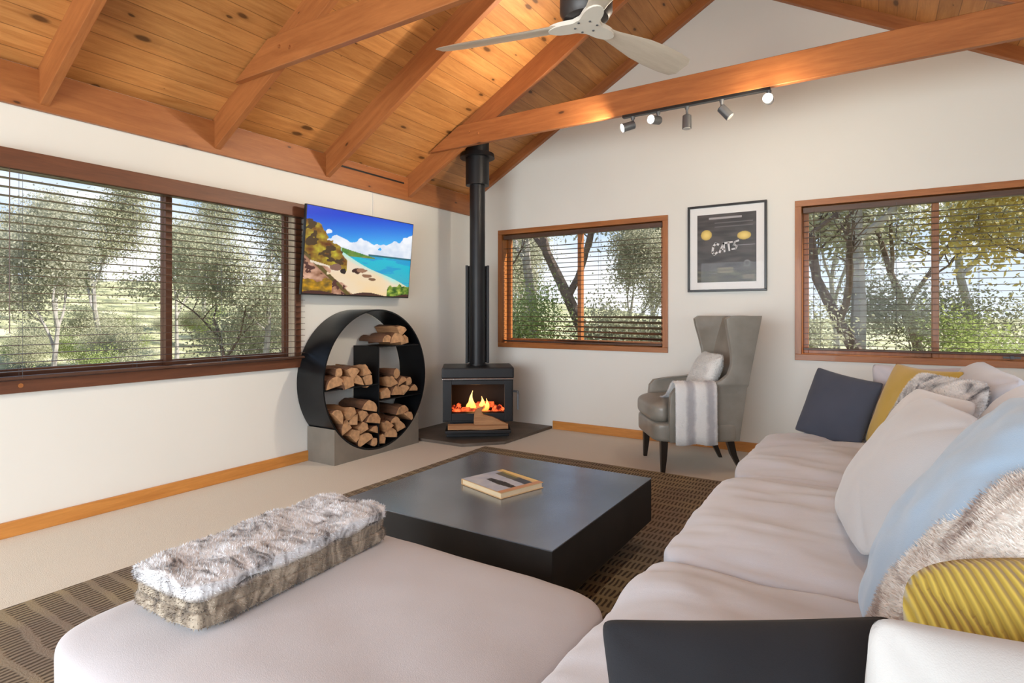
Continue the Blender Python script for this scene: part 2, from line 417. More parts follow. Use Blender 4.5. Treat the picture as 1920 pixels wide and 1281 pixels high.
# left wall with window hole
bm = BM(); y0, y1, z0, z1 = W1; y0 += AR*.6; y1 -= AR*.6; z0 += AR*.6; z1 -= AR*.6
for a in ((YN-WT, y0, 0, 2.57), (y1, YB+WT, 0, 2.57), (y0, y1, 0, z0), (y0, y1, z1, 2.57)): box(bm, XL-WT, XL, *a)
S(link('wall_left', bm, M['wall']), 'warm white plaster wall on the left with the television')
bm = BM(); holes = []
h2 = (W2[0]+AR*.6, W2[1]-AR*.6, W2[2]+AR*.6, W2[3]-AR*.6); h3 = (W3[0]+AR*.6, W3[1]-AR*.6, W3[2]+AR*.6, W3[3]-AR*.6)
zt = 2.57
for a in ((XL, h2[0], 0, zt), (h2[0], h2[1], 0, h2[2]), (h2[0], h2[1], h2[3], zt), (h2[1], h3[0], 0, zt), (h3[0], h3[1], 0, h3[2]), (h3[0], h3[1], h3[3], zt), (h3[1], XR, 0, zt)):
    box(bm, a[0], a[1], YB, YB+WT, a[2], a[3])
prism(bm, [(XL, zt), (XR, zt), (XRIDGE, zl(XRIDGE))], 'y', YB, YB+WT)
S(link('wall_back', bm, M['wall']), 'warm white gable wall with the two windows and the poster')
bm = BM()
for a in ((YN, -.3, 0, 2.57), (3.3, YB, 0, 2.57), (-.3, 3.3, 0, .8), (-.3, 3.3, 2.1, 2.57)): box(bm, XR, XR+WT, *a)
S(link('wall_right', bm, M['wall']), 'white plaster wall on the right behind the sofa')
bm = BM()
for a in ((XL, -3.3, 0, 2.57), (1.1, XR, 0, 2.57), (-3.3, 1.1, 2.4, 2.57)): box(bm, a[0], a[1], YN-WT, YN, a[2], a[3])
prism(bm, [(XL, zt), (XR, zt), (XRIDGE, zl(XRIDGE))], 'y', YN-WT, YN)
S(link('wall_near', bm, M['wall']), 'white gable wall behind the camera with an opening made for fill light')
# ceiling linings (slabs rotated to the slope so boards run with the ridge)
Ls = (XRIDGE-XL+.62)/math.cos(TH)  # length past the walls is an unseen eave added to hold back sun
bm = BM(); box(bm, 0, Ls, YN-WT-.3, YB+WT+.5, 0, .05)
o = link('ceiling', bm, M['lining'], loc=(XL-.62, 0, Z0+.22-SL*.62), rot=(0, -TH, 0)); S(o, 'knotty honey pine board ceiling on the left roof slope')
bm = BM(); box(bm, -Ls, 0, YN-WT-.3, YB+WT+.5, 0, .05)
o = link('ceiling', bm, M['lining'], loc=(XR+.62, 0, Z0+.22-SL*.62), rot=(0, TH, 0)); S(o, 'knotty honey pine board ceiling on the right roof slope')
# rafters: one mesh each, in pairs, rotated so the grain follows the timber
Lr = (XRIDGE-XL)/math.cos(TH)
def rafter(y, t, dz, dep, lab, side):
    bm = BM(); L = Lr-.01
    if side < 0:
        box(bm, .0, L, y, y+t, 0, dep*math.cos(TH), bev=.004); r = (0, -TH, 0); loc = (XL, 0, Z0+dz)
    else:
        box(bm, -L, 0, y, y+t, 0, dep*math.cos(TH), bev=.004); r = (0, TH, 0); loc = (XR, 0, Z0+dz)
    o = link('trim', bm, M['beamx'], loc=loc, rot=r); S(o, lab)
words = ['behind the camera', 'nearest the camera', 'just left of the camera', 'meeting the short tie beam', 'above the television', 'above the wood heater', 'against the gable wall']
ys = [-1.7, -.7, .3, 1.30, 2.30, 3.27, 4.28]
lab7 = ['second behind the camera', 'just behind the camera', 'nearest the left frame edge', 'first fully in view at the left', 'third from the gable, carrying the short tie beam', 'second from the gable, above the television', 'first out from the gable wall']
for y, lb in zip(ys, lab7):
    rafter(y, .045, 0, .225, 'red brown timber rafter on the left slope, '+lb, -1)
    rafter(y, .045, 0, .225, 'red brown timber rafter on the right slope, '+lb, 1)
rafter(YB-.05, .048, .115, .11, 'timber rafter flat against the gable wall, left slope', -1)
rafter(YB-.05, .048, .115, .11, 'timber rafter flat against the gable wall, right slope', 1)
bm = BM(); box(bm, XRIDGE-.03, XRIDGE+.03, YN, YB, zl(XRIDGE)-.12, zl(XRIDGE)-.02, bev=.004)
S(link('trim_ridge', bm, M['beam']), 'timber ridge beam along the top of the vaulted ceiling')
bm = BM(); box(bm, XL, XL+.03, YN, YB, 2.335, 2.56, bev=.004)
o = link('trim_left', bm, M['beam']); S(o, 'timber plate board running along the top of the left wall')
bm = BM(); box(bm, XL+.03, XL+.034, 3.42, 4.22, 2.485, 2.50); link('gap', bm, M['blackplastic'], o)  # black bar put in for the darkness of an open slot
bm = BM(); box(bm, XR-.03, XR, YN, YB, 2.335, 2.56, bev=.004); S(link('trim_right', bm, M['beam']), 'timber plate board running along the top of the right wall')
# tie beams
def xs(z): return XL+(z-(Z0+.22))/SL
def tie(y, lab):
    zb, ztp = 2.75, 2.95
    bm = BM(); xa, xb = xs(zb)+.02, xs(ztp)+.03; m = XRIDGE*2
    prism(bm, [(xa, zb), (xb, ztp), (m-xb, ztp), (m-xa, zb)], 'y', y-.045, y)
    bmesh.ops.bevel(bm, geom=bm.edges[:], offset=.004, segments=1, affect='EDGES')
    for sx in (xb+.12, xb+.22, m-xb-.12, m-xb-.22):
        bmesh.ops.create_cone(bm, cap_ends=True, segments=10, radius1=.012, radius2=.01, depth=.01, matrix=Matrix.Translation((sx, y-.05, 2.87-.03*(sx > xb+.15)))@Matrix.Rotation(PI/2, 4, 'X'))
    S(link('trim_tie_beam', bm, M['beamx']), lab)
tie(4.28, 'long timber tie beam crossing the room above the track light')
tie(2.30, 'timber tie beam that carries the ceiling fan')
tie(.30, 'timber tie beam just behind the frame, over the camera')
# hearth-side services / baseboards
def baseboard(name, x0, x1, y0, y1, m, lab):
    bm = BM(); box(bm, x0, x1, y0, y1, 0, .085, bev=.004); S(link(name, bm, m), lab)
baseboard('baseboard_left', XL, XL+.018, YN, 3.14, M['base'], 'honey timber baseboard along the left wall')
baseboard('baseboard_back', -2.86, XR, YB-.018, YB, M['basex'], 'honey timber baseboard along the gable wall')

# windows
def window_on_wall(name, u0, u1, z0, z1, wall, lab, mats, sill_d=.03):
    """wall 'L' (normal +x at XL) or 'B' (normal -y at YB); u runs along the wall"""
    root = empty(name, ((XL, (u0+u1)/2, 0) if wall == 'L' else ((u0+u1)/2, YB, 0)), label=lab, kind='structure')
    off = root.location
    mh, mv = mats
    def bx(bm, a0, a1, d0, d1, c0, c1, bev=.003):      # d: distance out of the wall face into the room (negative = into the wall)
        if wall == 'L': box(bm, d0, d1, a0-off.y, a1-off.y, c0, c1, bev=bev)
        else: box(bm, a0-off.x, a1-off.x, -d1, -d0, c0, c1, bev=bev)
    bm = BM()
    bx(bm, u0, u1, 0, .018, z1-AR, z1); bx(bm, u0, u1, 0, .018, z0, z0+AR)
    link('architrave', bm, mh, root)
    bm = BM()
    bx(bm, u0, u0+AR, 0, .018, z0+AR, z1-AR); bx(bm, u1-AR, u1, 0, .018, z0+AR, z1-AR)
    link('architrave', bm, mv, root)
    a = AR*.6; bm = BM()
    i0, i1, j0, j1 = u0+a, u1-a, z0+a, z1-a
    bx(bm, i0, i1, -WT, .0, j1-.02, j1, 0); bx(bm, i0, i1, -WT, 0, j0, j0+.02, 0)
    link('reveal', bm, mh, root); bm = BM()
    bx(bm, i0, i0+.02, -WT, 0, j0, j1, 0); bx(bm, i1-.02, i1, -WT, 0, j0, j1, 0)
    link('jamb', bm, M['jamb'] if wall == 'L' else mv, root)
    i0 += .02; i1 -= .02; j0 += .02; j1 -= .02; mid = (i0+i1)/2
    for k, (a0, a1, dd) in enumerate(((i0, mid+.02, -.11), (mid-.02, i1, -.075))):
        bm = BM(); t = .035; sw = .042
        bx(bm, a0, a0+sw, dd-t, dd, j0, j1); bx(bm, a1-sw, a1, dd-t, dd, j0, j1)
        bx(bm, a0+sw, a1-sw, dd-t, dd, j0, j0+sw*1.1); bx(bm, a0+sw, a1-sw, dd-t, dd, j1-sw, j1)
        s = link('sash', bm, mv, root)
        bm = BM(); bx(bm, a0+sw-.004, a1-sw+.004, dd-t*.6, dd-t*.5, j0+sw*1.1-.004, j1-sw+.004, 0)
        link('pane', bm, M['glass'], s)
        if k == 1:
            bm = BM(); bx(bm, (a0+a1)/2-.05, (a0+a1)/2+.05, dd, dd+.012, j0+.012, j0+.026, .002); bx(bm, (a0+a1)/2-.012, (a0+a1)/2+.012, dd, dd+.025, j0+.008, j0+.03, .003)
            link('latch', bm, M['darkgrey'], s)
    return root
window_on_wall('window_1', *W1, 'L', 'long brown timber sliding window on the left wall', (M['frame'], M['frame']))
window_on_wall('window_2', *W2, 'B', 'orange timber sliding window between the wood heater and the poster', (M['framex'], M['framez']))
window_on_wall('window_3', *W3, 'B', 'orange timber sliding window behind the sofa on the gable wall', (M['framex'], M['framez']))
# sill boards of window 1
bm = BM(); box(bm, XL, XL+.035, W1[0]-.02, W1[1]+.02, .775, .845, bev=.005); o = link('trim_sill', bm, M['frame']); S(o, 'brown timber sill board under the long left window')
bm = BM(); tube(bm, [(XL+.033, 1.215, .815), (XL+.038, 1.215, .815)], .012, 14); link('plug', bm, M['framex'], o)

def frame_bars(name, bars, m, lab, glass):  # frames for unseen openings added to let the fill panels in
    bm = BM()
    for q in bars: box(bm, *q, bev=.003)
    o = S(link(name, bm, m), lab); bm = BM(); box(bm, *glass); link('pane', bm, M['glass'], o)
frame_bars('added_window', [(XR, XR+.05, -.3, -.24, .8, 2.1), (XR, XR+.05, 3.24, 3.3, .8, 2.1), (XR, XR+.05, -.24, 3.24, .8, .86), (XR, XR+.05, -.24, 3.24, 2.04, 2.1), (XR, XR+.05, 1.47, 1.53, .86, 2.04)],
           M['framez'], 'unseen timber framed window, added at the right wall opening for fill light', (XR+.022, XR+.028, -.24, 3.24, .86, 2.04))
frame_bars('added_door', [(x, x+.08, YN-.05, YN, 0, 2.4) for x in (-3.3, -1.85, -.43, 1.02)]+[(-3.22, 1.02, YN-.05, YN, 2.32, 2.4), (-3.22, 1.02, YN-.05, YN, 0, .1)],
           M['framez'], 'unseen timber framed glazed doors, added at the near wall opening for fill light', (-3.22, 1.02, YN-.028, YN-.022, .1, 2.32))
# venetian blinds
def blind(u0, u1, z0, z1, wall, d, m, lab, valance=0.0, droop=None, tilt=0.0):
    root = empty('venetian_blind', ((XL, (u0+u1)/2, z0) if wall == 'L' else ((u0+u1)/2, YB, z0)), label=lab, cat='blind')
    off = root.location
    def B_(bm, a0, a1, d0, d1, c0, c1, bev=0.0):
        if wall == 'L': return box(bm, d0, d1, a0-off.y, a1-off.y, c0-z0, c1-z0, bev=bev)
        return box(bm, a0-off.x, a1-off.x, -d1, -d0, c0-z0, c1-z0, bev=bev)
    bm = BM(); B_(bm, u0, u1, d, d+.05, z1-.045, z1, .003); link('headrail', bm, m, root)
    if valance:
        bm = BM(); B_(bm, u0-.07, u1+.09, d+.055, d+.075, z1-valance, z1+.005, .004)
        B_(bm, u1+.075, u1+.09, d-.02, d+.06, z1-valance, z1+.005, .003); link('valance', bm, M['frame'], root)
    bm = BM(); z = z0+.045; top = z1-.05; n = int((top-z)/.047); k = 0
    for i in range(n):
        zz = z+i*.047; vs = B_(bm, u0+.004, u1-.004, d, d+.05, zz-.0014, zz+.0014)
        c = (zz-z0)
        for v in vs:
            q = (v.co.x if wall == 'L' else -v.co.y)-(d+.025)
            v.co.z += q*tilt-abs(q)*.08
            if droop and i < droop[0]:
                ua = (v.co.y if wall == 'L' else v.co.x); tt = max(0, min(1, (ua-droop[1])/.15)); v.co.z += tt*(-.006)*(droop[0]-i)+tt*q*droop[2]
    link('slats', bm, m, root)
    bm = BM(); B_(bm, u0+.002, u1-.002, d, d+.05, z0, z0+.018, .004); link('bottom_rail', bm, m, root)
    bm = BM()
    for fr in (.07, .36, .64, .93):
        uu = u0+(u1-u0)*fr
        for dd in (d-.001, d+.051):
            p = [(dd, uu-off.y, .01), (dd, uu-off.y, z1-z0-.02)] if wall == 'L' else [(uu-off.x, -dd, .01), (uu-off.x, -dd, z1-z0-.02)]
            tube(bm, p, .0009, 5)
    link('ladder_cords', bm, M['darkgrey'], root)
    bm = BM(); uu = u0+.08
    p = [(d+.056, uu-off.y, .25), (d+.056, uu-off.y, z1-z0-.03)] if wall == 'L' else [(uu-off.x, -d-.056, .25), (uu-off.x, -d-.056, z1-z0-.03)]
    tube(bm, p, .0025, 6); link('tilt_wand', bm, m, root)
blind(W1[0]+.015, W1[1]-.0, W1[2]+.05, W1[3]-.015, 'L', .022, M['slat'], 'dark timber venetian blind hanging over the long left window', valance=.10)
blind(W2[0]+.06, W2[1]-.06, W2[2]+.06, W2[3]-.06, 'B', -.052, M['slatx'], 'dark timber venetian blind in the window beside the wood heater', droop=(6, .1, .5))
blind(W3[0]+.06, W3[1]-.06, W3[2]+.085, W3[3]-.06, 'B', -.052, M['slatx'], 'dark timber venetian blind in the window behind the sofa')

# ------------------------------------------------------------------ rug, hearth
bm = BM(); box(bm, -2.97, .9, -1.2, 4.255, .001, .014, bev=.003)
tag(link('rug', bm, M['rug']), 'large dark brown textured rug under the coffee table and sofa', 'rug')
bm = BM(); prism(bm, [(XL+.001, 4.14), (-3.16, 4.16), (-2.89, 4.46), (-2.87, YB-.001), (XL+.001, YB-.001)], 'z', .001, .028)
bmesh.ops.bevel(bm, geom=bm.edges[:], offset=.004, segments=2, affect='EDGES')
S(link('trim_hearth', bm, M['slate']), 'dark slate hearth pad in the corner under the wood heater')

# ------------------------------------------------------------------ wood heater in the corner
def heater():
    fx, fy = .60, -.80                                  # facing direction
    rz = math.atan2(fy, fx)+PI/2                        # local -Y faces the room
    r = empty('wood_heater', (-3.36, 4.68, .028), rz, 'black freestanding wood heater with a glass door and glowing fire', 'wood heater')
    K = M['blackmetal']
    bm = BM(); box(bm, -.30, .30, -.24, .22, .0, .035, bev=.006); box(bm, -.27, .27, -.20, .20, .035, .15, bev=.004)
    link('pedestal', bm, K, r)
    bm = BM(); box(bm, -.31, .31, -.37, -.10, .055, .085, bev=.006); link('ash_lip', bm, K, r)
    # firebox as a hollow body
    bm = BM(); t = .02
    prism(bm, [(-.27, .23), (-.24, .15), (.20, .15), (.22, .20), (.22, .17+.02), (-.25, .24)], 'x', -.335, .335)
    box(bm, -.335, -.30, -.27, .22, .15, .56, bev=.004); box(bm, .30, .335, -.27, .22, .15, .56, bev=.004)
    box(bm, -.30, .30, .20, .22, .15, .56); box(bm, -.30, .30, -.27, .22, .54, .56); box(bm, -.30, .30, -.27, .2, .15, .19)
    box(bm, -.28, .28, .17, .19, .19, .54, mi=1); link('firebox', bm, [K, plain('firebrick_dark', (.02, .014, .011), .9)], r)  # brick colour lowered so the firebox interior reads less lit
    bm = BM(); box(bm, -.345, .345, -.27, .225, .56, .665, bev=.014); link('top_plate', bm, K, r)
    bm = BM(); box(bm, -.34, .34, -.285, -.268, .551, .564, bev=.003); link('trim_strip', bm, M['chrome'], r)
    bm = BM(); y = -.292
    for a in ((-.325, -.25, .165, .545), (.25, .325, .165, .545), (-.25, .25, .165, .235), (-.25, .25, .505, .545)): box(bm, a[0], a[1], y, y+.024, a[2], a[3], bev=.004)
    d = link('door', bm, K, r)
    bm = BM(); box(bm, -.255, .255, y+.010, y+.014, .23, .51); link('glass', bm, M['glass'], d)
    bm = BM(); tube(bm, [(.34, -.27, .44), (.375, -.31, .44), (.378, -.32, .42), (.378, -.32, .27)], .011, 10); link('handle', bm, M['darkgrey'], d)
    # fire
    rnd = random.Random(3)
    bm = BM()
    for k in range(5):
        a = rnd.uniform(-.25, .25)
        tube(bm, [(-.20+.05*k-.0, -.08+.03*k, .215+.014*k), (.0+.04*k, -.10+.02*k+a*.1, .225+.012*k)], [.028, .03], 9)
    for k in range(44):
        x = rnd.choice((rnd.gauss(-.185, .025), rnd.gauss(.19, .025), rnd.uniform(-.12, .12))); bmesh.ops.create_icosphere(bm, subdivisions=1, radius=rnd.uniform(.014, .028), matrix=Matrix.Translation((x, rnd.uniform(-.19, -.05), .21+(rnd.uniform(0, .07) if abs(x) > .14 else 0))))
    e = NB('ember_log'); f = e.noise(e.mapping(), 14, 4, .6)
    e.set(col=(.02, .012, .01), rough=.95, emit=e.ramp(f, [(.40, (.05, .0, .0)), (.62, (1, .12, .03))]), es=2.0)
    tag(link('embers', bm, e.m, r), 'glowing embers')
    fm = NB('flame'); g = fm.n('ShaderNodeSeparateXYZ'); fm.l(fm.tc.outputs['Object'], g.inputs[0])
    fm.set(col=(0, 0, 0), emit=fm.ramp(g.outputs[2], [(.22, (1, .16, .02)), (.30, (1, .42, .08)), (.42, (1, .62, .22))]), es=3.0)
    bm = BM()
    for (x, yy, hh, ww, ln) in ((-.02, -.08, .21, .040, -.03), (.02, -.06, .15, .045, .02), (.065, -.08, .13, .036, .02), (-.065, -.05, .10, .034, -.02)):
        pts, rr = [], []
        for i in range(9):
            s = i/8; pts.append((x+ln*math.sin(s*3.2)+ln*s, yy+.01*math.sin(s*5), .215+hh*s)); rr.append(max(.0015, ww*math.sin(PI*min(1, s*.75+.22))**1.3*(1-s*.75)))
        tube(bm, pts, rr, 9)
    tag(link('flames', bm, fm.m, r, smooth=True), 'bright orange flames')
    # flue with shield, collar
    bm = BM(); tube(bm, [(0, .04, .66), (0, .04, 1.6), (0, .04, 2.52)], .077, 32); tube(bm, [(0, .04, .655), (0, .04, .68)], .092, 32)
    fl = link('flue', bm, K, r, auto=40)
    bm = BM(); tube(bm, [(0, .04, 2.47), (0, .04, 2.90)], .118, 32); link('flue_casing', bm, K, r, auto=40)
    bm = BM(); tube(bm, [(0, .04, 2.745), (0, .04, 2.785)], [.175, .168], 32); link('collar', bm, K, r, auto=40)
    bm = BM(); prism(bm, [(-.118, .10), (-.10, .145), (.10, .145), (.118, .10), (.112, .095), (.095, .135), (-.095, .135), (-.112, .095)], 'z', .68, 1.67)
    box(bm, -.12, -.095, .06, .11, .68, 1.67, bev=.003); box(bm, .095, .12, .06, .11, .68, 1.67, bev=.003)
    link('heat_shield', bm, K, r)
    return r
HT = heater()
light('spot_glow', 'POINT', (-.60, 4.12, 2.60), 14, (1, .84, .62), shadow_soft_size=.04)
light('fire_glow', 'POINT', (-3.32, 4.60, .38), 1.5, (1, .45, .15), shadow_soft_size=.05)

# firewood: four split shapes
def log_bm(seed, L=.30, R=.055, kind=0):
    rnd = random.Random(seed); bm = BM(); n = 10
    if kind == 0:      # half round wedge
        prof = [(math.cos(a)*R*1.25, math.sin(a)*R*1.25-R*.35) for a in [PI*i/7 for i in range(8)]]
        bark = set(range(0, 7))
    elif kind == 1:    # quarter wedge
        prof = [(0, 0)]+[(math.cos(a)*R*1.7, math.sin(a)*R*1.7) for a in [PI*.5*i/5 for i in range(6)]]; prof = [(x-R*.6, z-R*.6) for x, z in prof]
        bark = {1, 2, 3, 4, 5}
    elif kind == 2:    # irregular block
        prof = [(-R, -R*.7), (R*.9, -R*.9), (R*1.2, R*.2), (R*.3, R*.95), (-R*.9, R*.6)]; bark = {1}
    else:              # nearly round
        prof = [(math.cos(a)*R*rnd.uniform(.85, 1.1), math.sin(a)*R*rnd.uniform(.85, 1.1)) for a in [2*PI*i/9 for i in range(9)]]; bark = set(range(9))
    m = 8; rings = []
    bend = rnd.uniform(-.012, .012); tw = rnd.uniform(-.25, .25)
    for i in range(m+1):
        s = i/m; x = -L/2+L*s; a = tw*(s-.5); sc_ = 1+.10*math.sin(s*4+seed)
        ring = []
        for (p, q) in prof:
            nn = fbm(Vector((x*7+seed, p*18, q*18)), 2)*R*.22
            y = (p*math.cos(a)-q*math.sin(a))*sc_+nn; z = (p*math.sin(a)+q*math.cos(a))*sc_+nn+bend*math.sin(s*PI)
            ring.append(bm.verts.new((x+(nn*.3), y, z)))
        rings.append(ring)
    k = len(prof)
    for a_, b_ in zip(rings, rings[1:]):
        for j in range(k):
            f = bm.faces.new((a_[j], b_[j], b_[(j+1) % k], a_[(j+1) % k])); f.material_index = 0 if j in bark else 1
    for r_, rev in ((rings[0], False), (rings[-1], True)):
        f = bm.faces.new(r_[::-1] if rev else r_); f.material_index = 2
    bmesh.ops.recalc_face_normals(bm, faces=bm.faces[:])
    return bm
LOGS = [(.052, 0), (.055, 1), (.050, 2), (.040, 3), (.060, 0), (.048, 1)]
log_proto = []
def put_log(kind, loc, rx, rz, label, group, name='firewood_log', ry=0.0, sc_=1.0):
    while len(log_proto) <= kind: log_proto.append(None)
    if log_proto[kind] is None:
        R, k = LOGS[kind]; log_proto[kind] = link(name, log_bm(kind+11, .29, R, k), [M['bark'], M['splitwood'], M['logend']]); o = log_proto[kind]
    else: o = log_proto[kind].copy(); COL.objects.link(o)
    o.location = loc; o.rotation_euler = (rx, ry, rz); o.scale = (sc_,)*3
    return tag(o, label, 'firewood', group)

# logs on the heater lip
rz_h = HT.rotation_euler.z
def hloc(x, y, z): return HT.matrix_basis @ Vector((x, y, z)) if False else Matrix.Translation(HT.location)@Matrix.Rotation(rz_h, 4, 'Z')@Vector((x, y, z))
o = put_log(2, hloc(0, -.315, .123), .1, rz_h, 'long pale split log lying across the heater lip', None, sc_=1.0); o.scale = (1.95, .6, .55); o.location.z = .142
bm = BM(); PX = [(889, 790), (890, 776), (896, 769), (908, 766), (903, 773), (905, 780), (924, 785), (940, 793), (953, 799), (889, 799)]
prism(bm, [((p-897)*.00515, (799-q)*.00515) for p, q in PX][::-1], 'y', -.035, .03)
bmesh.ops.triangulate(bm, faces=[f for f in bm.faces if len(f.verts) > 4]); bmesh.ops.bevel(bm, geom=[e for e in bm.edges if e.calc_face_angle(0) > .6], offset=.006, segments=2, affect='EDGES')
o = link('firewood_log', bm, M['splitwood'], auto=50); o.location = hloc(0, -.305, .131); o.rotation_euler = (0, 0, rz_h)
tag(o, 'forked pale split log resting on the long log at the heater', 'firewood')

# ------------------------------------------------------------------ round log holder
CY, CZ, RR, RT = 3.59, .645, .60, .012
XF, XB = -3.62, -3.935
def holder():
    r = empty('log_holder', ((XF+XB)/2, CY, 0), 0, 'large round black steel log holder on a grey plinth below the television', 'log holder')
    off = r.location
    K = M['ringmetal']; n = 96
    bm = BM(); vs = []
    for i in range(n):
        a = 2*PI*i/n; c, s = math.cos(a), math.sin(a)
        vs.append([bm.verts.new((x-off.x, c*R_, CZ+s*R_)) for x, R_ in ((XB, RR), (XF, RR), (XF, RR-RT), (XB, RR-RT))])
    for i in range(n):
        a_, b_ = vs[i], vs[(i+1) % n]
        for k in range(4): bm.faces.new((a_[k], a_[(k+1) % 4], b_[(k+1) % 4], b_[k]))
    bmesh.ops.recalc_face_normals(bm, faces=bm.faces[:])
    link('ring', bm, K, r, auto=40)
    # plinth with a cradle cut
    bm = BM(); pts = [(-.49, 0), (.50, 0), (.50, .285)]
    Ro = RR+.004; zc = CZ
    ya = math.sqrt(max(0, Ro**2-(zc-.285)**2))
    pts.append((ya, .285)) if ya < .5 else None
    a0 = math.atan2(.285-zc, ya); steps = 28
    A = [a0-(PI+2*a0)*i/steps for i in range(steps+1)]
    arc = [(math.cos(t)*Ro, zc+math.sin(t)*Ro) for t in A]
    pts = [(-.49, 0), (.50, 0), (.50, .285)]+arc+[(-.49, .285)]
    # drop duplicates outside the block
    P = []
    for p in pts:
        p = (max(-.49, min(.5, p[0])), p[1])
        if not P or (abs(P[-1][0]-p[0])+abs(P[-1][1]-p[1])) > 1e-4: P.append(p)
    # split into strips so the concave outline is safe
    xsn = [-.49]+[p[0] for p in sorted(arc) if -.49 < p[0] < .5]+[.50]
    def ztop(y):
        if abs(y) >= Ro: return .285
        return min(.285, zc-math.sqrt(Ro*Ro-y*y))
    for a, b_ in zip(xsn, xsn[1:]):
        if b_-a < 1e-5: continue
        prism(bm, [(a, 0), (b_, 0), (b_, max(.003, ztop(b_))), (a, max(.003, ztop(a)))], 'x', XB-off.x-.008, XF-off.x+.004)
    bmesh.ops.remove_doubles(bm, verts=bm.verts[:], dist=1e-5)
    link('plinth', bm, M['plinth'], r)
    def sh(name, ya, yb, za, zb):
        bm = BM(); box(bm, XB-off.x+.002, XF-off.x-.004, ya-CY, yb-CY, za, zb, bev=.002); link(name, bm, K, r)
    sh('divider', CY-.006, CY+.006, .062, .92)
    def half(z): return math.sqrt((RR-RT)**2-(z-CZ)**2)
    sh('shelf', CY-.006, CY+half(.925)-.008, .915, .925)
    sh('shelf', CY-half(.60)+.006, CY-.006, .595, .605)
    sh('shelf', CY+.006, CY+half(.455)-.006, .450, .460)
    return r
holder()
xm = (XF+XB)/2+.01
def stack(pos, where, grp):
    for i, (kind, y, z, rx, lab) in enumerate(pos):
        put_log(kind, (xm+random.uniform(-.02, .015), y, z), rx+random.uniform(-.25, .25), random.uniform(-.10, .10)+(PI if i % 2 else 0), lab, grp, sc_=random.uniform(1.0, 1.12))
stack([(0, 3.70, .972, .1, 'lower left log on the upper shelf of the round holder'), (4, 3.82, .975, -.1, 'middle log on the upper shelf of the round holder'),
       (2, 3.935, .968, .3, 'lower right log on the upper shelf of the round holder'), (1, 3.88, 1.055, .8, 'top log of the small heap on the upper shelf, round holder')], '', 'firewood on the upper shelf')
stack([(4, 3.10, .648, 0, 'leftmost log on the left shelf of the round holder'), (2, 3.225, .653, .2, 'second log from the left on the left shelf, round holder'),
       (0, 3.345, .645, -.1, 'third log from the left on the left shelf, round holder'), (2, 3.47, .650, 1.2, 'log nearest the divider on the left shelf, round holder'),
       (3, 3.16, .735, .5, 'upper left log lying on the left shelf stack'), (1, 3.29, .722, .9, 'upper middle log lying on the left shelf stack'), (5, 3.42, .722, .2, 'upper right log lying on the left shelf stack')], '', 'firewood on the left shelf')
stack([(2, 3.67, .508, 0, 'log nearest the divider on the right shelf, round holder'), (4, 3.79, .505, .1, 'second log from the divider on the right shelf, round holder'),
       (1, 3.91, .515, .5, 'third log from the divider on the right shelf, round holder'), (0, 4.03, .505, 0, 'rightmost log on the right shelf of the round holder'),
       (5, 3.73, .600, .3, 'upper left log of the right shelf stack'), (0, 3.85, .592, -.3, 'upper middle log of the right shelf stack'), (3, 3.97, .588, .4, 'upper right log of the right shelf stack'), (3, 3.79, .672, .4, 'topmost log of the right shelf stack')], '', 'firewood on the right shelf')
LB = [(3, 3.545, .108, 0, 'lowest log beside the divider in the left bottom pile'), (4, 3.44, .140, -.3, 'second log up the curve in the left bottom pile'), (2, 3.325, .205, -.6, 'third log up the curve in the left bottom pile'),
      (1, 3.225, .285, -.5, 'fourth log up the curve in the left bottom pile'), (0, 3.135, .385, -1.0, 'highest log against the curve in the left bottom pile'), (0, 3.53, .205, .2, 'second layer log by the divider in the left bottom pile'),
      (2, 3.42, .250, .5, 'second layer middle log in the left bottom pile'), (5, 3.32, .325, .2, 'second layer left log in the left bottom pile'), (4, 3.51, .300, -.2, 'third layer log by the divider in the left bottom pile'),
      (1, 3.40, .355, 1.0, 'third layer middle log in the left bottom pile'), (2, 3.24, .400, .4, 'third layer left log in the left bottom pile'), (4, 3.49, .410, .2, 'topmost rounded log in the left bottom pile')]
stack(LB, '', 'firewood piled at the bottom left of the holder')
RB = [(2, 3.64, .112, .1, 'lowest log beside the divider in the right bottom pile'), (4, 3.75, .138, .3, 'second log up the curve in the right bottom pile'), (1, 3.86, .190, .3, 'third log up the curve in the right bottom pile'),
      (0, 3.965, .270, .8, 'highest log against the curve in the right bottom pile'), (5, 3.68, .215, .6, 'second layer log by the divider in the right bottom pile'), (0, 3.80, .245, 0, 'second layer middle log in the right bottom pile'), (4, 3.88, .320, .1, 'topmost rounded log in the right bottom pile')]
stack(RB, '', 'firewood piled at the bottom right of the holder')

# ------------------------------------------------------------------ pictures as coloured grids
def lerp3(a, b_, t): return tuple(a[i]+(b_[i]-a[i])*t for i in range(3))
def srgb(c): return tuple((v/255/12.92) if v/255 <= .04045 else ((v/255+.055)/1.055)**2.4 for v in c)
def picture(name, w_, h_, nx, ny, fn, mat, parent, back=False):
    me = bpy.data.meshes.new(name); vs, fs = [], []
    for j in range(ny+1):
        for i in range(nx+1): vs.append((-w_/2+w_*i/nx, 0, -h_/2+h_*j/ny))
    for j in range(ny):
        for i in range(nx):
            a = j*(nx+1)+i; fs.append((a, a+1, a+nx+2, a+nx+1))
    me.from_pydata(vs, [], fs); me.materials.append(mat)
    ca = me.color_attributes.new('Col', 'FLOAT_COLOR', 'POINT')
    for k, v in enumerate(vs):
        c = fn((v[0]/w_)+.5, (v[2]/h_)+.5); ca.data[k].color = (*srgb(c), 1)
    o = bpy.data.objects.new(name, me); COL.objects.link(o)
    if parent: o.parent = parent
    return o
def ns(x, y, s, sd=0.0, o=3): return fbm(Vector((x*s+sd, y*s*1.0+sd*.7, sd)), o)
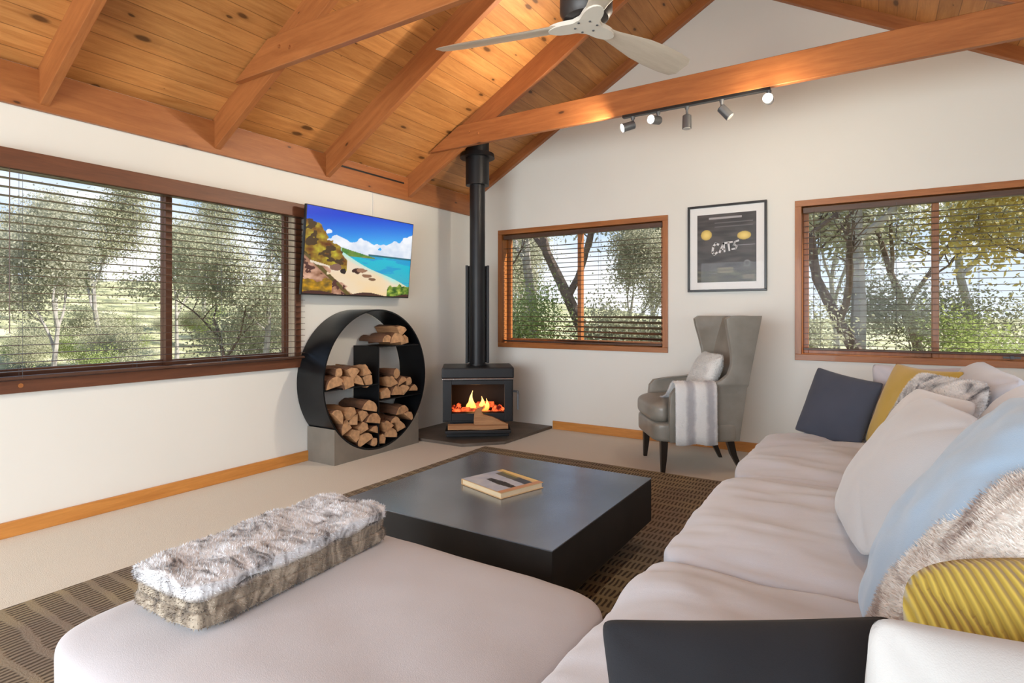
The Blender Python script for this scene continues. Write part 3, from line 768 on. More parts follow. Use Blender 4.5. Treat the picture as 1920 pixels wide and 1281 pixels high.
def beach(u, v):
    # v up; horizon drops to the right a little
    y = v
    sky = lerp3((60, 170, 235), (5, 60, 200), max(0, min(1, (y-.62)/.35+(.35-u)*.5)))
    c = sky
    cl = (.66+.12*math.sin(u*7)*.5+ns(u, y, 5, 2)*.10+max(0, u-.55)*.42)
    if y < cl and u > .16: c = lerp3((205, 215, 232), (238, 240, 245), max(0, min(1, (y-.5)*4+ns(u, y, 8, 4))))
    
    hor = .505+.0*u
    if y < hor+.0: # sea
        c = lerp3((0, 180, 205), (60, 170, 190), max(0, min(1, (hor-y)*3)))
        if ns(u*.6, y*3, 6, 7) > .15: c = (20, 150, 200)
    if hor < y < hor+.02 and u > .55: c = (30, 95, 110)
    head = .60-.13*(u-.18) if u < .75 else 0
    if hor-.03 < y < head-.045*max(0, (u-.2))*5*.6 and .15 < u < .62: c = lerp3((70, 125, 45), (120, 140, 60), .5+ns(u, y, 16, 3))
    shore = .50-.60*max(0, u-.36)**.95 if u > .36 else .52
    shore = .52-(u-.3)*.58 if u > .3 else .56
    if y < shore+.02*math.sin(u*9):
        edge = shore-y
        c = lerp3((170, 225, 215), (228, 212, 190), max(0, min(1, edge*14)))
        c = lerp3(c, (236, 205, 160), max(0, min(1, (.35-y)*2.5+ns(u, y, 4, 1)*.6)))
    # rocks and bushes at the left
    veg = .86-1.6*max(0, u-.03)**1.15+ns(u, y, 9, 5)*.10
    if y < veg and u < .36 and y > .40-u*.3:
        c = lerp3((120, 80, 20), (170, 150, 40), .5+ns(u, y, 14, 6)*1.2)
        if ns(u, y, 9, 8) > .18: c = (70, 50, 25)
    rock = .46-1.05*u+ns(u, y, 8, 9)*.09
    if y < rock and u < .42:
        c = lerp3((150, 105, 80), (205, 160, 135), .5+ns(u, y, 12, 10)*1.1)
        if abs(y-(.47-1.2*u)) < .03: c = (95, 80, 35)
        if ns(u, y, 13, 11) > .25: c = (80, 45, 40)
    if u < .24 and y < .17+ns(u, y, 9, 12)*.05: c = lerp3((190, 140, 20), (110, 85, 30), .5+ns(u, y, 18, 13))
    for (a, b_, r1, r2, cc) in ((.265, .325, .05, .04, (130, 95, 80)), (.33, .285, .028, .032, (35, 20, 20)), (.45, .30, .04, .035, (60, 30, 25)), (.50, .31, .05, .028, (150, 110, 85)), (.55, .25, .05, .022, (140, 100, 75)), (.60, .21, .035, .018, (120, 85, 60))):
        if ((u-a)/r1)**2+((y-b_)/r2)**2 < 1+ns(u, y, 20, 14)*.6: c = cc
    if y < .10+.05*math.sin((u-.75)*9)+ns(u, y, 12, 15)*.04 and u > .76: c = lerp3((60, 95, 25), (140, 160, 60), .5+ns(u, y, 22, 16)*1.3)
    if y < .02+.02*math.sin(u*14): c = (70, 40, 35)
    return c
def tv():
    r = empty('television', (-3.80, 3.56, 1.715), 0, 'flat television showing a beach, mounted on the left wall', 'television')
    r.rotation_euler = (math.radians(-6), 0, PI/2+math.radians(0))     # local -Y -> +X into the room, tilted down
    r.rotation_euler = Matrix.Rotation(PI/2, 3, 'Z').to_euler()
    R_ = Matrix.Rotation(PI/2, 4, 'Z')@Matrix.Rotation(math.radians(5.5), 4, 'X')
    r.rotation_euler = R_.to_euler()
    W_, Hh = 1.235, .715
    bm = BM(); box(bm, -W_/2, W_/2, -.012, .012, -Hh/2, Hh/2, bev=.004); box(bm, -W_/2+.15, W_/2-.15, .012, .045, -Hh/2+.06, Hh/2-.2, bev=.008)
    link('housing', bm, M['blackplastic'], r)
    p = picture('screen', W_-.016, Hh-.018, 300, 170, beach, attr_mat('screen_picture', .25, .95), r); p.location = (0, -.0135, .002)
    bm = BM(); box(bm, -.2, .2, .045, .07, -.12, .12, bev=.004); box(bm, -.05, .05, .06, .125, -.06, .06, bev=.004)
    link('wall_bracket', bm, M['blackmetal'], r)
tv()
bm = BM(); tube(bm, [(XL+.004, 3.83, 2.335), (XL+.006, 3.832, 2.2), (XL+.004, 3.828, 2.0)], .0035, 6)
tag(link('cable', bm, M['white']), 'thin white cable running up the wall above the television', 'cable')

# poster
def poster_img(u, v):
    n = ns(u*.35, v*2.2, 6, 21); c = lerp3((42, 38, 38), (74, 68, 66), max(0, min(1, .5+n*1.3)))
    if v < .17: c = lerp3((48, 46, 36), (92, 88, 70), max(0, min(1, .5+ns(u*.5, v*2, 9, 22))))
    if .20 < u < .76 and .925 < v < .955: c = (168, 164, 166)
    if .3 < u < .95 and (.86 < v < .875 or .80 < v < .82): c = (98, 94, 94)
    for (a, b_, r1, r2) in ((.16, .70, .095, .075), (.80, .665, .115, .060)):
        d = ((u-a)/r1)**2+((v-b_)/r2)**2
        if d < 1: c = lerp3((238, 212, 120), (190, 160, 70), d)
    if .60 < u < .98 and .525 < v < .535: c = (150, 146, 150)
    if .35 < u < .62 and .13 < v < .22: c = (120, 112, 92) if (v*60) % 1 < .6 else (78, 72, 60)
    if .78 < u < .97 and .03 < v < .10: c = (110, 100, 86)
    if .70 < u < .98 and .03 < v < .04: c = (60, 56, 50)
    d = math.hypot((u-.85)/1.0, (v-.26)*1.15)
    if .035 < d < .058: c = (120, 118, 120)
    if .20 < u < .34 and (.165 < v < .175 or .125 < v < .135): c = (130, 126, 130)
    return c
def poster():
    x0, x1, z0, z1 = -1.452, -.780, 1.405, 2.185; W_, Hh = x1-x0, z1-z0
    r = empty('framed_poster', ((x0+x1)/2, YB-.002, (z0+z1)/2), 0, 'black framed dark poster reading CATS hung on the gable wall', 'poster')
    bm = BM(); f = .02
    for a in ((-W_/2, W_/2, -Hh/2, -Hh/2+f), (-W_/2, W_/2, Hh/2-f, Hh/2), (-W_/2, -W_/2+f, -Hh/2+f, Hh/2-f), (W_/2-f, W_/2, -Hh/2+f, Hh/2-f)): box(bm, a[0], a[1], -.028, 0, a[2], a[3], bev=.003)
    link('frame', bm, M['blackplastic'], r)
    bm = BM(); box(bm, -W_/2+f, W_/2-f, -.012, -.004, -Hh/2+f, Hh/2-f); link('mat_board', bm, M['white'], r)
    p = picture('print', W_-.17, Hh-.17, 120, 140, poster_img, attr_mat('poster_print', .4), r); p.location = (0, -.0135, .0)
    # hand-painted style lettering C A T S
    bm = BM()
    def stroke(pts, wd=.013):
        pts = [Vector((p[0], 0, p[1])) for p in pts]
        for a, b_ in zip(pts, pts[1:]):
            d = (b_-a).normalized(); s = Vector((-d.z, 0, d.x))*wd
            q = [a-s-d*wd*.5, a+s-d*wd*.5, b_+s*.8+d*wd*.5, b_-s*.8+d*wd*.5]
            A = [bm.verts.new(v+Vector((0, -.0012, 0))) for v in q]; B2 = [bm.verts.new(v+Vector((0, .0008, 0))) for v in q]
            bm.faces.new(A); bm.faces.new(B2[::-1])
            for i in range(4): bm.faces.new((A[i], B2[i], B2[(i+1) % 4], A[(i+1) % 4]))
    stroke([(-.055, .035), (-.078, .047), (-.10, .02), (-.107, -.03), (-.092, -.052), (-.068, -.035)], .010)
    stroke([(-.045, -.035), (-.012, .045), (-.002, -.03)], .009); stroke([(-.035, -.01), (-.003, -.008)], .007)
    stroke([(-.005, .045), (.062, .052)], .009); stroke([(.030, .045), (.038, -.022)], .009)
    stroke([(.115, .062), (.085, .052), (.078, .03), (.10, .012), (.092, -.008), (.060, -.012)], .008)
    bmesh.ops.recalc_face_normals(bm, faces=bm.faces[:])
    t = link('lettering', bm, plain('lettering_grey_white', (.70, .70, .72), .7), r); t.location = (-.01, -.0155, -.005)
    bm = BM(); box(bm, -W_/2+f, W_/2-f, -.022, -.0195, -Hh/2+f, Hh/2-f); link('glass', bm, M['glass'], r)
poster()

# ------------------------------------------------------------------ ceiling fan
def fan():
    r = empty('ceiling_fan', (XRIDGE, 2.37, 2.50), 0, 'white three blade ceiling fan hanging under the timber tie beam', 'ceiling fan')
    bm = BM()
    tube(bm, [(0, 0, .02), (0, 0, .03), (0, 0, .06), (0, 0, .13), (0, 0, .16)], [.06, .10, .118, .118, .07], 40); link('motor', bm, plain('fan_motor_dark', (.05, .045, .045), .4, metal=.4), r, auto=40)
    bm = BM(); tube(bm, [(0, 0, .16), (0, 0, .24)], .05, 24); link('mount', bm, M['darkgrey'], r, auto=40)
    angs = [192.5, 72.0, 312.0]
    bm = BM(); n = 72; rings = []
    def hubr(a):     # lobed hub plate blending into blades
        m_ = max(math.cos((a-math.radians(t)+PI) % (2*PI)-PI) for t in angs)
        m3 = (1+math.cos(3*(a-math.radians(72))))/2; return .066+.11*m3**2.2
    top, bot = [], []
    for i in range(n):
        a = 2*PI*i/n; q = hubr(a); top.append(bm.verts.new((math.cos(a)*q, math.sin(a)*q, .018))); bot.append(bm.verts.new((math.cos(a)*q, math.sin(a)*q, -.002)))
    bm.faces.new(top); bm.faces.new(bot[::-1])
    for i in range(n): bm.faces.new((bot[i], bot[(i+1) % n], top[(i+1) % n], top[i]))
    hub = link('hub_plate', bm, M['fanw'], r)
    for k in range(6):
        bm = BM(); a = 2*PI*k/6+.25; bmesh.ops.create_cone(bm, cap_ends=True, segments=12, radius1=.0055, radius2=.0055, depth=.004, matrix=Matrix.Translation((math.cos(a)*.05, math.sin(a)*.05, -.003)))
        link('screw', bm, M['darkgrey'], hub)
    for t in angs:
        bm = BM(); secs = [(.09, .038, 2), (.18, .044, 6), (.27, .056, 12), (.38, .072, 15), (.50, .079, 16), (.62, .078, 16), (.71, .070, 16), (.738, .044, 16)]
        L1 = []
        for (x, hw, tw) in secs:
            a = math.radians(-tw*1.35); th = .009; ring = []
            for k in range(14):
                q = 2*PI*k/14; yy = math.cos(q)*hw; zz = math.sin(q)*th*(.55 if x > .7 else 1)+.004*(1-(yy/hw)**2)
                off = -.006*math.sin(x*3)
                ring.append(bm.verts.new((x, yy*math.cos(a)-zz*math.sin(a)+off, yy*math.sin(a)*.8+zz*math.cos(a)+.008)))
            L1.append(ring)
        for a_, b_ in zip(L1, L1[1:]):
            for k in range(14): bm.faces.new((a_[k], a_[(k+1) % 14], b_[(k+1) % 14], b_[k]))
        bm.faces.new(L1[0][::-1]); bm.faces.new(L1[-1]); bmesh.ops.recalc_face_normals(bm, faces=bm.faces[:])
        link('blade', bm, M['fanwood'], r, auto=50, rot=(0, 0, math.radians(t)))
    return r
fan()

# ------------------------------------------------------------------ track light under the long tie beam
def track():
    y, z = 4.255, 2.75
    r = empty('track_light', (-1.13, y, z), 0, 'dark track rail with five spotlight heads under the long tie beam', 'track light')
    bm = BM(); box(bm, -.53, .53, -.017, .017, -.022, 0, bev=.002); link('rail', bm, M['blackplastic'], r)
    heads = [(-1.58, (-.75, -.55, -.30), 1), (-1.38, (-.35, -.93, -.12), 1), (-1.165, (0, -.05, -1), 0), (-.92, (.55, .10, -.65), 0), (-.61, (.05, -.95, -.15), 1)]
    for x, d, on in heads:
        d = Vector(d).normalized(); j = Vector((x+1.13, 0, -.085))
        bm = BM(); tube(bm, [(j.x, 0, -.02), (j.x, 0, -.035), (j.x, 0, -.05), tuple(j)], [.016, .016, .009, .009], 12)
        st = link('stem', bm, M['darkgrey'], r, auto=40)
        a = j+d*-.015; b_ = j+d*.085
        if d.z < -.9: a = j+Vector((0, 0, -.0)); b_ = j+d*.10
        bm = BM(); tube(bm, [a, a+d*.006, b_-d*.004, b_], [.022, .031, .033, .033], 24, cap=True)
        h_ = link('spot_head', bm, M['darkgrey'], r, auto=40)
        bm = BM(); tube(bm, [b_-d*.001, b_+d*.004], [.029, .029] if on else [.027, .027], 20)
        link('bulb', bm, M['bulb'] if on else plain('bulb_off', (.5, .5, .48), .2), h_)
track()
WARM = (1.0, .86, .68)
def spot(n, x, d, e, ang=150, blend=.8):
    light(n, 'SPOT', (x, 4.255+d[1]*.13, 2.665+d[2]*.13), e, WARM, aim=(x+d[0], 4.255+d[1]*1.13, 2.665+d[2]*1.13), spot_size=math.radians(ang), spot_blend=blend, shadow_soft_size=.03)
spot('spot_beam_left', -1.66, (-.75, -.62, .10), 85)
spot('spot_beam_mid', -1.41, (-.45, -.93, .05), 45)
spot('spot_beam_right', -.61, (.05, -.95, -.1), 40)

# ------------------------------------------------------------------ coffee table
def coffee_table():
    cx, cy = -1.525, 2.37; hw = .545
    r = empty('coffee_table', (cx, cy, .014), 0, 'low square black coffee table with a thick slab body on the rug', 'coffee table')
    bm = BM(); box(bm, -hw, hw, -hw, hw, .332, .336); link('tabletop', bm, M['tabletop'], r)
    bm = BM(); box(bm, -hw+.001, hw-.001, -hw+.001, hw-.001, .115, .332, bev=.003); link('body', bm, M['tableside'], r)
    bm = BM(); box(bm, -.36, .36, -.36, .36, 0, .115, bev=.003); link('plinth', bm, M['tableside'], r)
coffee_table()
def book_img(u, v):
    c = lerp3((205, 208, 216), (170, 180, 200), max(0, min(1, .5+ns(u, v, 3, 31))))
    if v < .16: c = (222, 188, 130)
    if v < .08: c = (236, 205, 130)
    if .10 < v-.06*u < .30 and .12 < u < .90:
        c = (96, 96, 84) if u < .6 else (62, 66, 80)
        if u > .15 and u < .55 and v-.06*u < .16: c = (150, 140, 70)
    if abs(v-(.62)) < .10*(1-abs(u-.62)*1.3) and .28 < u < .93: c = (22, 22, 30) if ns(u, v, 12, 33) < .25 else (90, 90, 88)
    if u > .90: c = (205, 150, 110)
    return c
def book():
    r = empty('coffee_table_book', (-1.56, 2.38, .351), math.radians(-17), 'large tan edged picture book lying flat on the black coffee table', 'book')
    W_, D_ = .31, .27
    bm = BM(); box(bm, -W_/2, W_/2, -D_/2, D_/2, 0, .003, bev=.001); box(bm, -W_/2, W_/2, -D_/2, D_/2, .025, .0285, bev=.001); box(bm, -W_/2, -W_/2+.004, -D_/2, D_/2, .003, .025)
    link('cover', bm, plain('book_cover_tan', (.62, .40, .20), .5), r)
    bm = BM(); box(bm, -W_/2+.005, W_/2-.006, -D_/2+.005, D_/2-.005, .003, .025); link('pages', bm, plain('book_pages', (.72, .58, .38), .8), r)
    p = picture('cover_picture', W_-.004, D_-.004, 90, 80, book_img, attr_mat('book_print', .3), r); p.rotation_euler = (-PI/2, 0, 0); p.location = (0, 0, .0292)
    p.rotation_euler = (PI/2, 0, 0); p.scale = (1, 1, 1)
    # picture grid lies in XZ with normal -Y; lay it down facing up
    p.rotation_euler = (-PI/2, 0, 0)
    p.scale = (1, -1, -1)
book()

# ------------------------------------------------------------------ sofa
def sofa():
    r = empty('sofa', (0, 2.1, .014), 0, 'long pale pinkish linen sofa with loose seat and back cushions', 'sofa')
    oy = 2.1
    bm = BM(); soft_box(bm, .06, 0, .16, 1.16, 3.86, .22, k=12, n=10); link('base', bm, M['sofa'], r, smooth=True)
    bm = BM(); soft_box(bm, .62, 0, .40, .24, 3.96, .66, k=9, n=12, crown=.02); link('backrest', bm, M['sofa'], r, smooth=True)
    for lab, ya, yb, top in (('arm', 4.0, 4.19, .62), ('arm', .22, .44, .60)):
        bm = BM(); soft_box(bm, .10, (ya+yb)/2-oy, (top+.05)/2, .96, yb-ya, top-.05, k=7, n=12, crown=.01, wr=.006); link(lab, bm, M['sofa'], r, smooth=True)
    for i, (ya, yb) in enumerate(((2.865, 4.03), (1.765, 2.86), (.60, 1.76))):
        bm = BM(); soft_box(bm, -.07, (ya+yb)/2-oy, .345, 1.04, yb-ya+.004, .19, k=10, crown=.028, n=44, wr=.020, wscale=3.0, seed=i+1.5, wdir=(1.0, 2.6, 1))
        link('seat_cushion', bm, M['sofa'], r, smooth=True)
    for i, (ya, yb, z) in enumerate(((2.88, 3.90, .665), (1.76, 2.83, .66), (.62, 1.72, .655))):
        bm = pillow_bm(yb-ya, .56, .30, .05, .014, seed=i+2.2, n=46, ws=3.5)
        o = link('back_cushion', bm, M['lilac'] if False else M['sofa'], None, smooth=True)
        place(o, (.40, (ya+yb)/2, z+.03), (-1, 0, .28), (0, 0, 1)); mw = o.matrix_world.copy(); o.parent = r
        o.matrix_parent_inverse = Matrix.Translation((0, 2.1, .014)).inverted()
    for (x, y) in ((-.42, -1.85), (.58, -1.85), (-.42, 1.85), (.58, 1.85)):
        bm = BM(); box(bm, x-.03, x+.03, y-.03, y+.03, 0, .06, bev=.004); link('leg', bm, M['ebony'], r)
sofa()
# ottoman
def ottoman():
    r = empty('ottoman', (-1.155, 1.02, .014), 0, 'large square pale pink upholstered ottoman in the foreground carrying the folded fur throw', 'ottoman')
    bm = BM(); soft_box(bm, 0, 0, .17, 1.06, .86, .26, k=9, n=14); link('base', bm, M['ottoman'], r, smooth=True)
    bm = BM(); soft_box(bm, 0, 0, .335, 1.14, .94, .17, k=7.5, crown=.03, n=44, wr=.010, wscale=2.4, seed=4); link('cushion', bm, M['ottoman'], r, smooth=True)
    for (x, y) in ((-.42, -.34), (.42, -.34), (-.42, .34), (.42, .34)):
        bm = BM(); box(bm, x-.03, x+.03, y-.03, y+.03, 0, .045, bev=.004); link('leg', bm, M['ebony'], r)
ottoman()
# folded fur throw on the ottoman
def fur_throw():
    bm = BM(); L, W_ = .66, .30
    for k, (dz, dw, dl) in enumerate(((0, 0, 0), (.034, -.010, -.012), (.068, -.002, .008))):
        soft_box(bm, 0, 0, .02+dz, W_+dw, L+dl, .040, k=9, n=46, crown=.004, wr=.016 if k == 2 else .008, wscale=9, seed=k*3+1, flat_bottom=False)
    add_fur(bm, .008, 42000, .0028, 5, .9)
    o = link('fur_throw', bm, M['furthrow'], smooth=False)
    o.location = (-1.475, 1.05, .465); o.rotation_euler = (0, 0, math.radians(3.0))
    tag(o, 'folded silver and brown faux fur throw lying on the pale pink ottoman', 'throw')
fur_throw()

# ------------------------------------------------------------------ scatter cushions
def cushion(mat, c, normal, up, w_, h_, t, seed, label, pinch=.10, wr=.006, fur_n=0, name='cushion', fl=.016, roll=0.0, rk=9.0):
    bm = pillow_bm(w_, h_, t, pinch, wr, seed, rk=rk)
    if fur_n: add_fur(bm, fl, fur_n, .003, int(seed*10), .8)
    o = link(name, bm, mat, smooth=True)
    up = Vector(up)
    if roll: up = Matrix.Rotation(roll, 3, Vector(normal).normalized())@up
    place(o, c, normal, up)
    return tag(o, label, 'cushion')
def lean_cushion(mat, p0, wdir, lean, w_, h_, t, seed, label, **k):
    """p0: far bottom corner on the seat; wdir: floor direction toward the near corner; lean: degrees back from upright"""
    wd = Vector((wdir[0], wdir[1], 0)).normalized(); back = Vector((-wd.y, wd.x, 0)); a = math.radians(lean)
    up = Vector((0, 0, math.cos(a)))+back*math.sin(a); nrm = -back*math.cos(a)+Vector((0, 0, math.sin(a)))
    c = Vector(p0)+wd*w_/2+up*h_/2+nrm*t*.2
    return cushion(mat, c, nrm, up, w_, h_, t, seed, label, **k)
cushion(M['navy'], (-.19, 3.90, .648), (-.55, -.80, .34), (0, 0, 1), .44, .42, .13, 1.1, 'slate blue velvet cushion leaning on the far sofa arm', pinch=.05, roll=-.13, rk=24)
cushion(M['lilac'], (.20, 3.97, .69), (-.15, -1, .18), (0, 0, 1), .46, .46, .14, 2.3, 'pale lilac cushion standing behind the smooth mustard cushion')
lean_cushion(M['mustard'], (-.03, 3.80, .475), (.50, -.80), 22, .50, .48, .14, 3.7, 'smooth mustard velvet cushion next to the slate blue one', rk=20, pinch=.08)
lean_cushion(M['furgrey'], (.0, 3.22, .47), (.45, -.85), 26, .48, .50, .15, 4.2, 'white and charcoal spotted fur cushion behind the large pale grey one', fur_n=22000, fl=.010, pinch=.03)
lean_cushion(M['whitelinen'], (-.06, 2.86, .47), (.35, -.9), 30, .46, .48, .14, 5.9, 'white linen cushion between spotted fur and large pale grey cushion', pinch=.03)
lean_cushion(M['greylinen'], (-.10, 2.45, .465), (.20, -1), 34, .54, .52, .19, 6.4, 'large pale grey linen cushion in the middle of the sofa', pinch=.02, rk=6)
lean_cushion(M['blue'], (-.01, 1.72, .47), (.15, -1), 30, .52, .62, .17, 7.6, 'light blue cotton cushion in front of the large pale grey one', wr=.014, pinch=.02, rk=6)
lean_cushion(M['furcream'], (.0, 1.47, .49), (.15, -1), 34, .42, .54, .15, 8.5, 'cream and taupe fur cushion between the blue and corduroy cushions', fur_n=30000, fl=.010, pinch=.02, rk=6)
cushion(M['cord'], (.300, 1.04, .632), (.30, -.85, .50), (0, 0, 1), .50, .50, .18, 9.3, 'ribbed mustard corduroy cushion near the right frame edge', wr=.012, pinch=.02, rk=5, roll=.10)
cushion(M['beige'], (.178, .90, .580), (.5, -.8, .1), (0, 0, 1), .47, .46, .14, 10.4, 'white linen cushion at the bottom right corner of the view', roll=-.14, rk=18, pinch=.03)
cushion(M['charcoal'], (-.103, .881, .545), (.53, -.80, .75), (0, 0, 1), .475, .42, .12, 11.8, 'charcoal velvet cushion at the bottom edge nearest the camera', pinch=.02, rk=28)

# ------------------------------------------------------------------ wingback armchair
def armchair():
    fx, fy = -.84, -.55
    rz = math.atan2(fy, fx)                                  # local +X = forward
    r = empty('armchair', (-1.27, 4.67, 0), rz, 'grey leather wingback armchair with dark legs below the poster', 'armchair')
    Lm = M['leather']
    bm = BM(); soft_box(bm, .02, 0, .31, .66, .62, .16, k=8, n=12, flat_bottom=False); link('seat_frame', bm, Lm, r, smooth=True)
    bm = BM(); vs = soft_box(bm, .06, 0, .455, .62, .52, .16, k=4.5, n=26, crown=.025, flat_bottom=False)
    for v in vs:
        if v.co.x > .22: v.co.y *= 1+.22*min(1, (v.co.x-.22)/.06)
    link('seat_cushion', bm, Lm, r, smooth=True)
    # back: curved panel with thickness
    bm = BM(); n = 16; m_ = 20; grid = []
    def bx_(z): return -.30-.155*(max(0, z-.25)/.93)**1.15
    for side in (0, 1):
        g = []
        for j in range(m_+1):
            z = .24+(1.18-.24)*j/m_; row = []
            for i in range(n+1):
                u = -1+2*i/n; hwid = .245+.075*((z-.24)/.94); th = .05*(1-.25*(j/m_))
                x = bx_(z)+.03*(abs(u)**2)*(1 if side == 0 else .6)+(th if side == 0 else -.0)
                if side == 0 and z > .5: x += .02*math.sin((z-.5)/.68*PI)
                row.append(bm.verts.new((x, u*hwid, z+(.012*(1-u*u) if j == m_ else 0))))
            g.append(row)
        grid.append(g)
    A, B_ = grid
    for j in range(m_):
        for i in range(n):
            bm.faces.new((A[j][i], A[j][i+1], A[j+1][i+1], A[j+1][i])); bm.faces.new((B_[j][i], B_[j+1][i], B_[j+1][i+1], B_[j][i+1]))
        bm.faces.new((A[j][0], A[j+1][0], B_[j+1][0], B_[j][0])); bm.faces.new((A[j][n], B_[j][n], B_[j+1][n], A[j+1][n]))
    for i in range(n):
        bm.faces.new((A[m_][i], A[m_][i+1], B_[m_][i+1], B_[m_][i])); bm.faces.new((A[0][i], B_[0][i], B_[0][i+1], A[0][i+1]))
    bmesh.ops.recalc_face_normals(bm, faces=bm.faces[:])
    bmesh.ops.bevel(bm, geom=[e for e in bm.edges if e.calc_face_angle(0) > .9], offset=.012, segments=3, affect='EDGES')
    link('backrest', bm, Lm, r, auto=55)
    # side panels: wing + arm, front edge profile as a function of height
    prof = [(.24, .24), (.35, .245), (.50, .245), (.60, .235), (.645, .20), (.665, .10), (.68, -.06), (.70, -.15), (.75, -.205), (.82, -.225), (.90, -.22), (1.0, -.20), (1.10, -.175), (1.165, -.165), (1.19, -.20)]
    def front(z):
        for (z0_, a), (z1_, b2) in zip(prof, prof[1:]):
            if z0_ <= z <= z1_: return a+(b2-a)*(z-z0_)/(z1_-z0_)
        return prof[-1][1]
    zs_ = []
    for (z0_, a), (z1_, b2) in zip(prof, prof[1:]):
        k = max(1, int((z1_-z0_)/.03)); zs_ += [z0_+(z1_-z0_)*q/k for q in range(k)]
    zs_.append(1.19)
    for sgn in (1, -1):
        bm = BM(); P = []
        nx_ = 12
        for j, z in enumerate(zs_):
            xb = bx_(min(z, 1.18)); xf = front(z); rowo, rowi = [], []
            for i in range(nx_+1):
                s = i/nx_; x = xb+(xf-xb)*s
                h = max(0, min(1, (z-.62)/.55))
                yo = .29+.03*((z-.24)/.94)+.01*math.sin(s*PI)+.055*h*s*1.0
                if z < .66: yo = .285+.045*s+.01*math.sin((z-.24)/.42*PI)
                th = .058 if z < .6 else .05
                if z > .64 and z < .72: th = .055
                rowo.append(bm.verts.new((x, sgn*yo, z))); rowi.append(bm.verts.new((x, sgn*(yo-th), z)))
            P.append((rowo, rowi))
        for (o0, i0), (o1, i1) in zip(P, P[1:]):
            for k in range(nx_):
                bm.faces.new((o0[k], o0[k+1], o1[k+1], o1[k])); bm.faces.new((i0[k], i1[k], i1[k+1], i0[k+1]))
            bm.faces.new((o0[nx_], i0[nx_], i1[nx_], o1[nx_])); bm.faces.new((o0[0], o1[0], i1[0], i0[0]))
        for k in range(nx_):
            bm.faces.new((P[0][0][k], P[0][1][k], P[0][1][k+1], P[0][0][k+1])); bm.faces.new((P[-1][0][k], P[-1][0][k+1], P[-1][1][k+1], P[-1][1][k]))
        bmesh.ops.recalc_face_normals(bm, faces=bm.faces[:])
        o = link('wing_arm', bm, Lm, r, smooth=True)
        md = o.modifiers.new('round', 'BEVEL'); md.width = .016; md.segments = 3; md.limit_method = 'ANGLE'; md.angle_limit = math.radians(50); md.harden_normals = False
    for (x, y, dx, dy) in ((.27, .26, .01, .01), (.27, -.26, .01, -.01), (-.25, .20, -.09, .01), (-.25, -.20, -.09, -.01)):
        bm = BM(); a = Vector((x, y, .25)); b2 = Vector((x+dx, y+dy, 0)); q = []
        for (c, wd) in ((a, .027), (a.lerp(b2, .5)+Vector((-dx*.15, 0, 0)), .022), (b2, .014)):
            q.append([bm.verts.new(c+Vector((sx*wd, sy*wd, 0))) for sx, sy in ((-1, -1), (1, -1), (1, 1), (-1, 1))])
        for u_, v_ in zip(q, q[1:]):
            for k in range(4): bm.faces.new((u_[k], u_[(k+1) % 4], v_[(k+1) % 4], v_[k]))
        bm.faces.new(q[0]); bm.faces.new(q[-1][::-1]); bmesh.ops.recalc_face_normals(bm, faces=bm.faces[:])
        link('leg', bm, M['ebony'], r)
    return r
AC = armchair()
MA = Matrix.Translation(AC.location)@Matrix.Rotation(AC.rotation_euler.z, 4, 'Z')
f_ = MA.to_3x3()@Vector((1, 0, 0)); l_ = MA.to_3x3()@Vector((0, 1, 0))
# fluffy cushion on the chair
cc = MA@Vector((-.13, .0, .72)); nn = (f_*.92+Vector((0, 0, .42)))
cushion(M['furwhite'], cc, nn, (0, 0, 1), .42, .38, .16, 12.2, 'fluffy white cushion propped on the leather armchair', fur_n=16000, fl=.014)
# striped throw over the near arm (local +Y side)
def arm_throw():
    bm = BM(); path = [(.08, .47+.075), (.14, .555), (.19, .58), (.222, .63), (.24, .672), (.285, .690), (.325, .684), (.350, .66), (.358, .60), (.360, .50), (.362, .40), (.365, .30), (.366, .235)]
    n = 20; rows = []
    for k, (y, z) in enumerate(path):
        row = []
        for i in range(n+1):
            s = i/n; x = -.10+.31*s
            if k < 4: x += .03*(4-k)*.4
            w_ = .004*math.sin(s*13+k*.4)*(1 if k > 6 else .4)
            row.append(Vector((x, y+w_, z-(.006*math.sin(s*9) if k == len(path)-1 else 0))))
        rows.append(row)
    V = [[bm.verts.new(p) for p in row] for row in rows]
    for a_, b_ in zip(V, V[1:]):
        for i in range(n): bm.faces.new((a_[i], a_[i+1], b_[i+1], b_[i]))
    bm.normal_update()
    g = bmesh.ops.solidify(bm, geom=bm.faces[:], thickness=-.010)
    bmesh.ops.recalc_face_normals(bm, faces=bm.faces[:])
    add_fur(bm, .008, 9000, .003, 4, .7)
    o = link('throw', bm, M['stripe'], smooth=True); o.matrix_world = MA
    tag(o, 'grey and white striped throw draped over the near arm of the armchair', 'throw')
arm_throw()

# ------------------------------------------------------------------ outside
def ground_h(x, y):
    d = max(0, -4.5-x); e = max(0, y-6)
    return -.5-.07*d-.03*e+.25*fbm(Vector((x*.12, y*.12, 0)), 2)+(.0 if d < 12 else .19*(d-12))+(.0 if e < 16 else .06*(e-16))
bm = BM(); n = 90; V = []
for i in range(n+1):
    row = []
    for j in range(n+1):
        x = -70+110*i/n; y = -30+110*j/n; row.append(bm.verts.new((x, y, ground_h(x, y))))
    V.append(row)
for i in range(n):
    for j in range(n):
        cx_, cy_ = -70+110*(i+.5)/n, -30+110*(j+.5)/n
        bm.faces.new((V[i][j], V[i+1][j], V[i+1][j+1], V[i][j+1]))
g = NB('dry_grass'); v = g.mapping(); f = g.noise(v, .5, 6, .65); f2 = g.noise(v, 6, 5, .7)
g.set(col=g.mix(g.math('MULTIPLY', f2, .5), g.ramp(f, [(.40, (.13, .14, .07)), (.5, (.36, .36, .18)), (.60, (.62, .58, .36))]), (.12, .12, .06)), rough=.95)
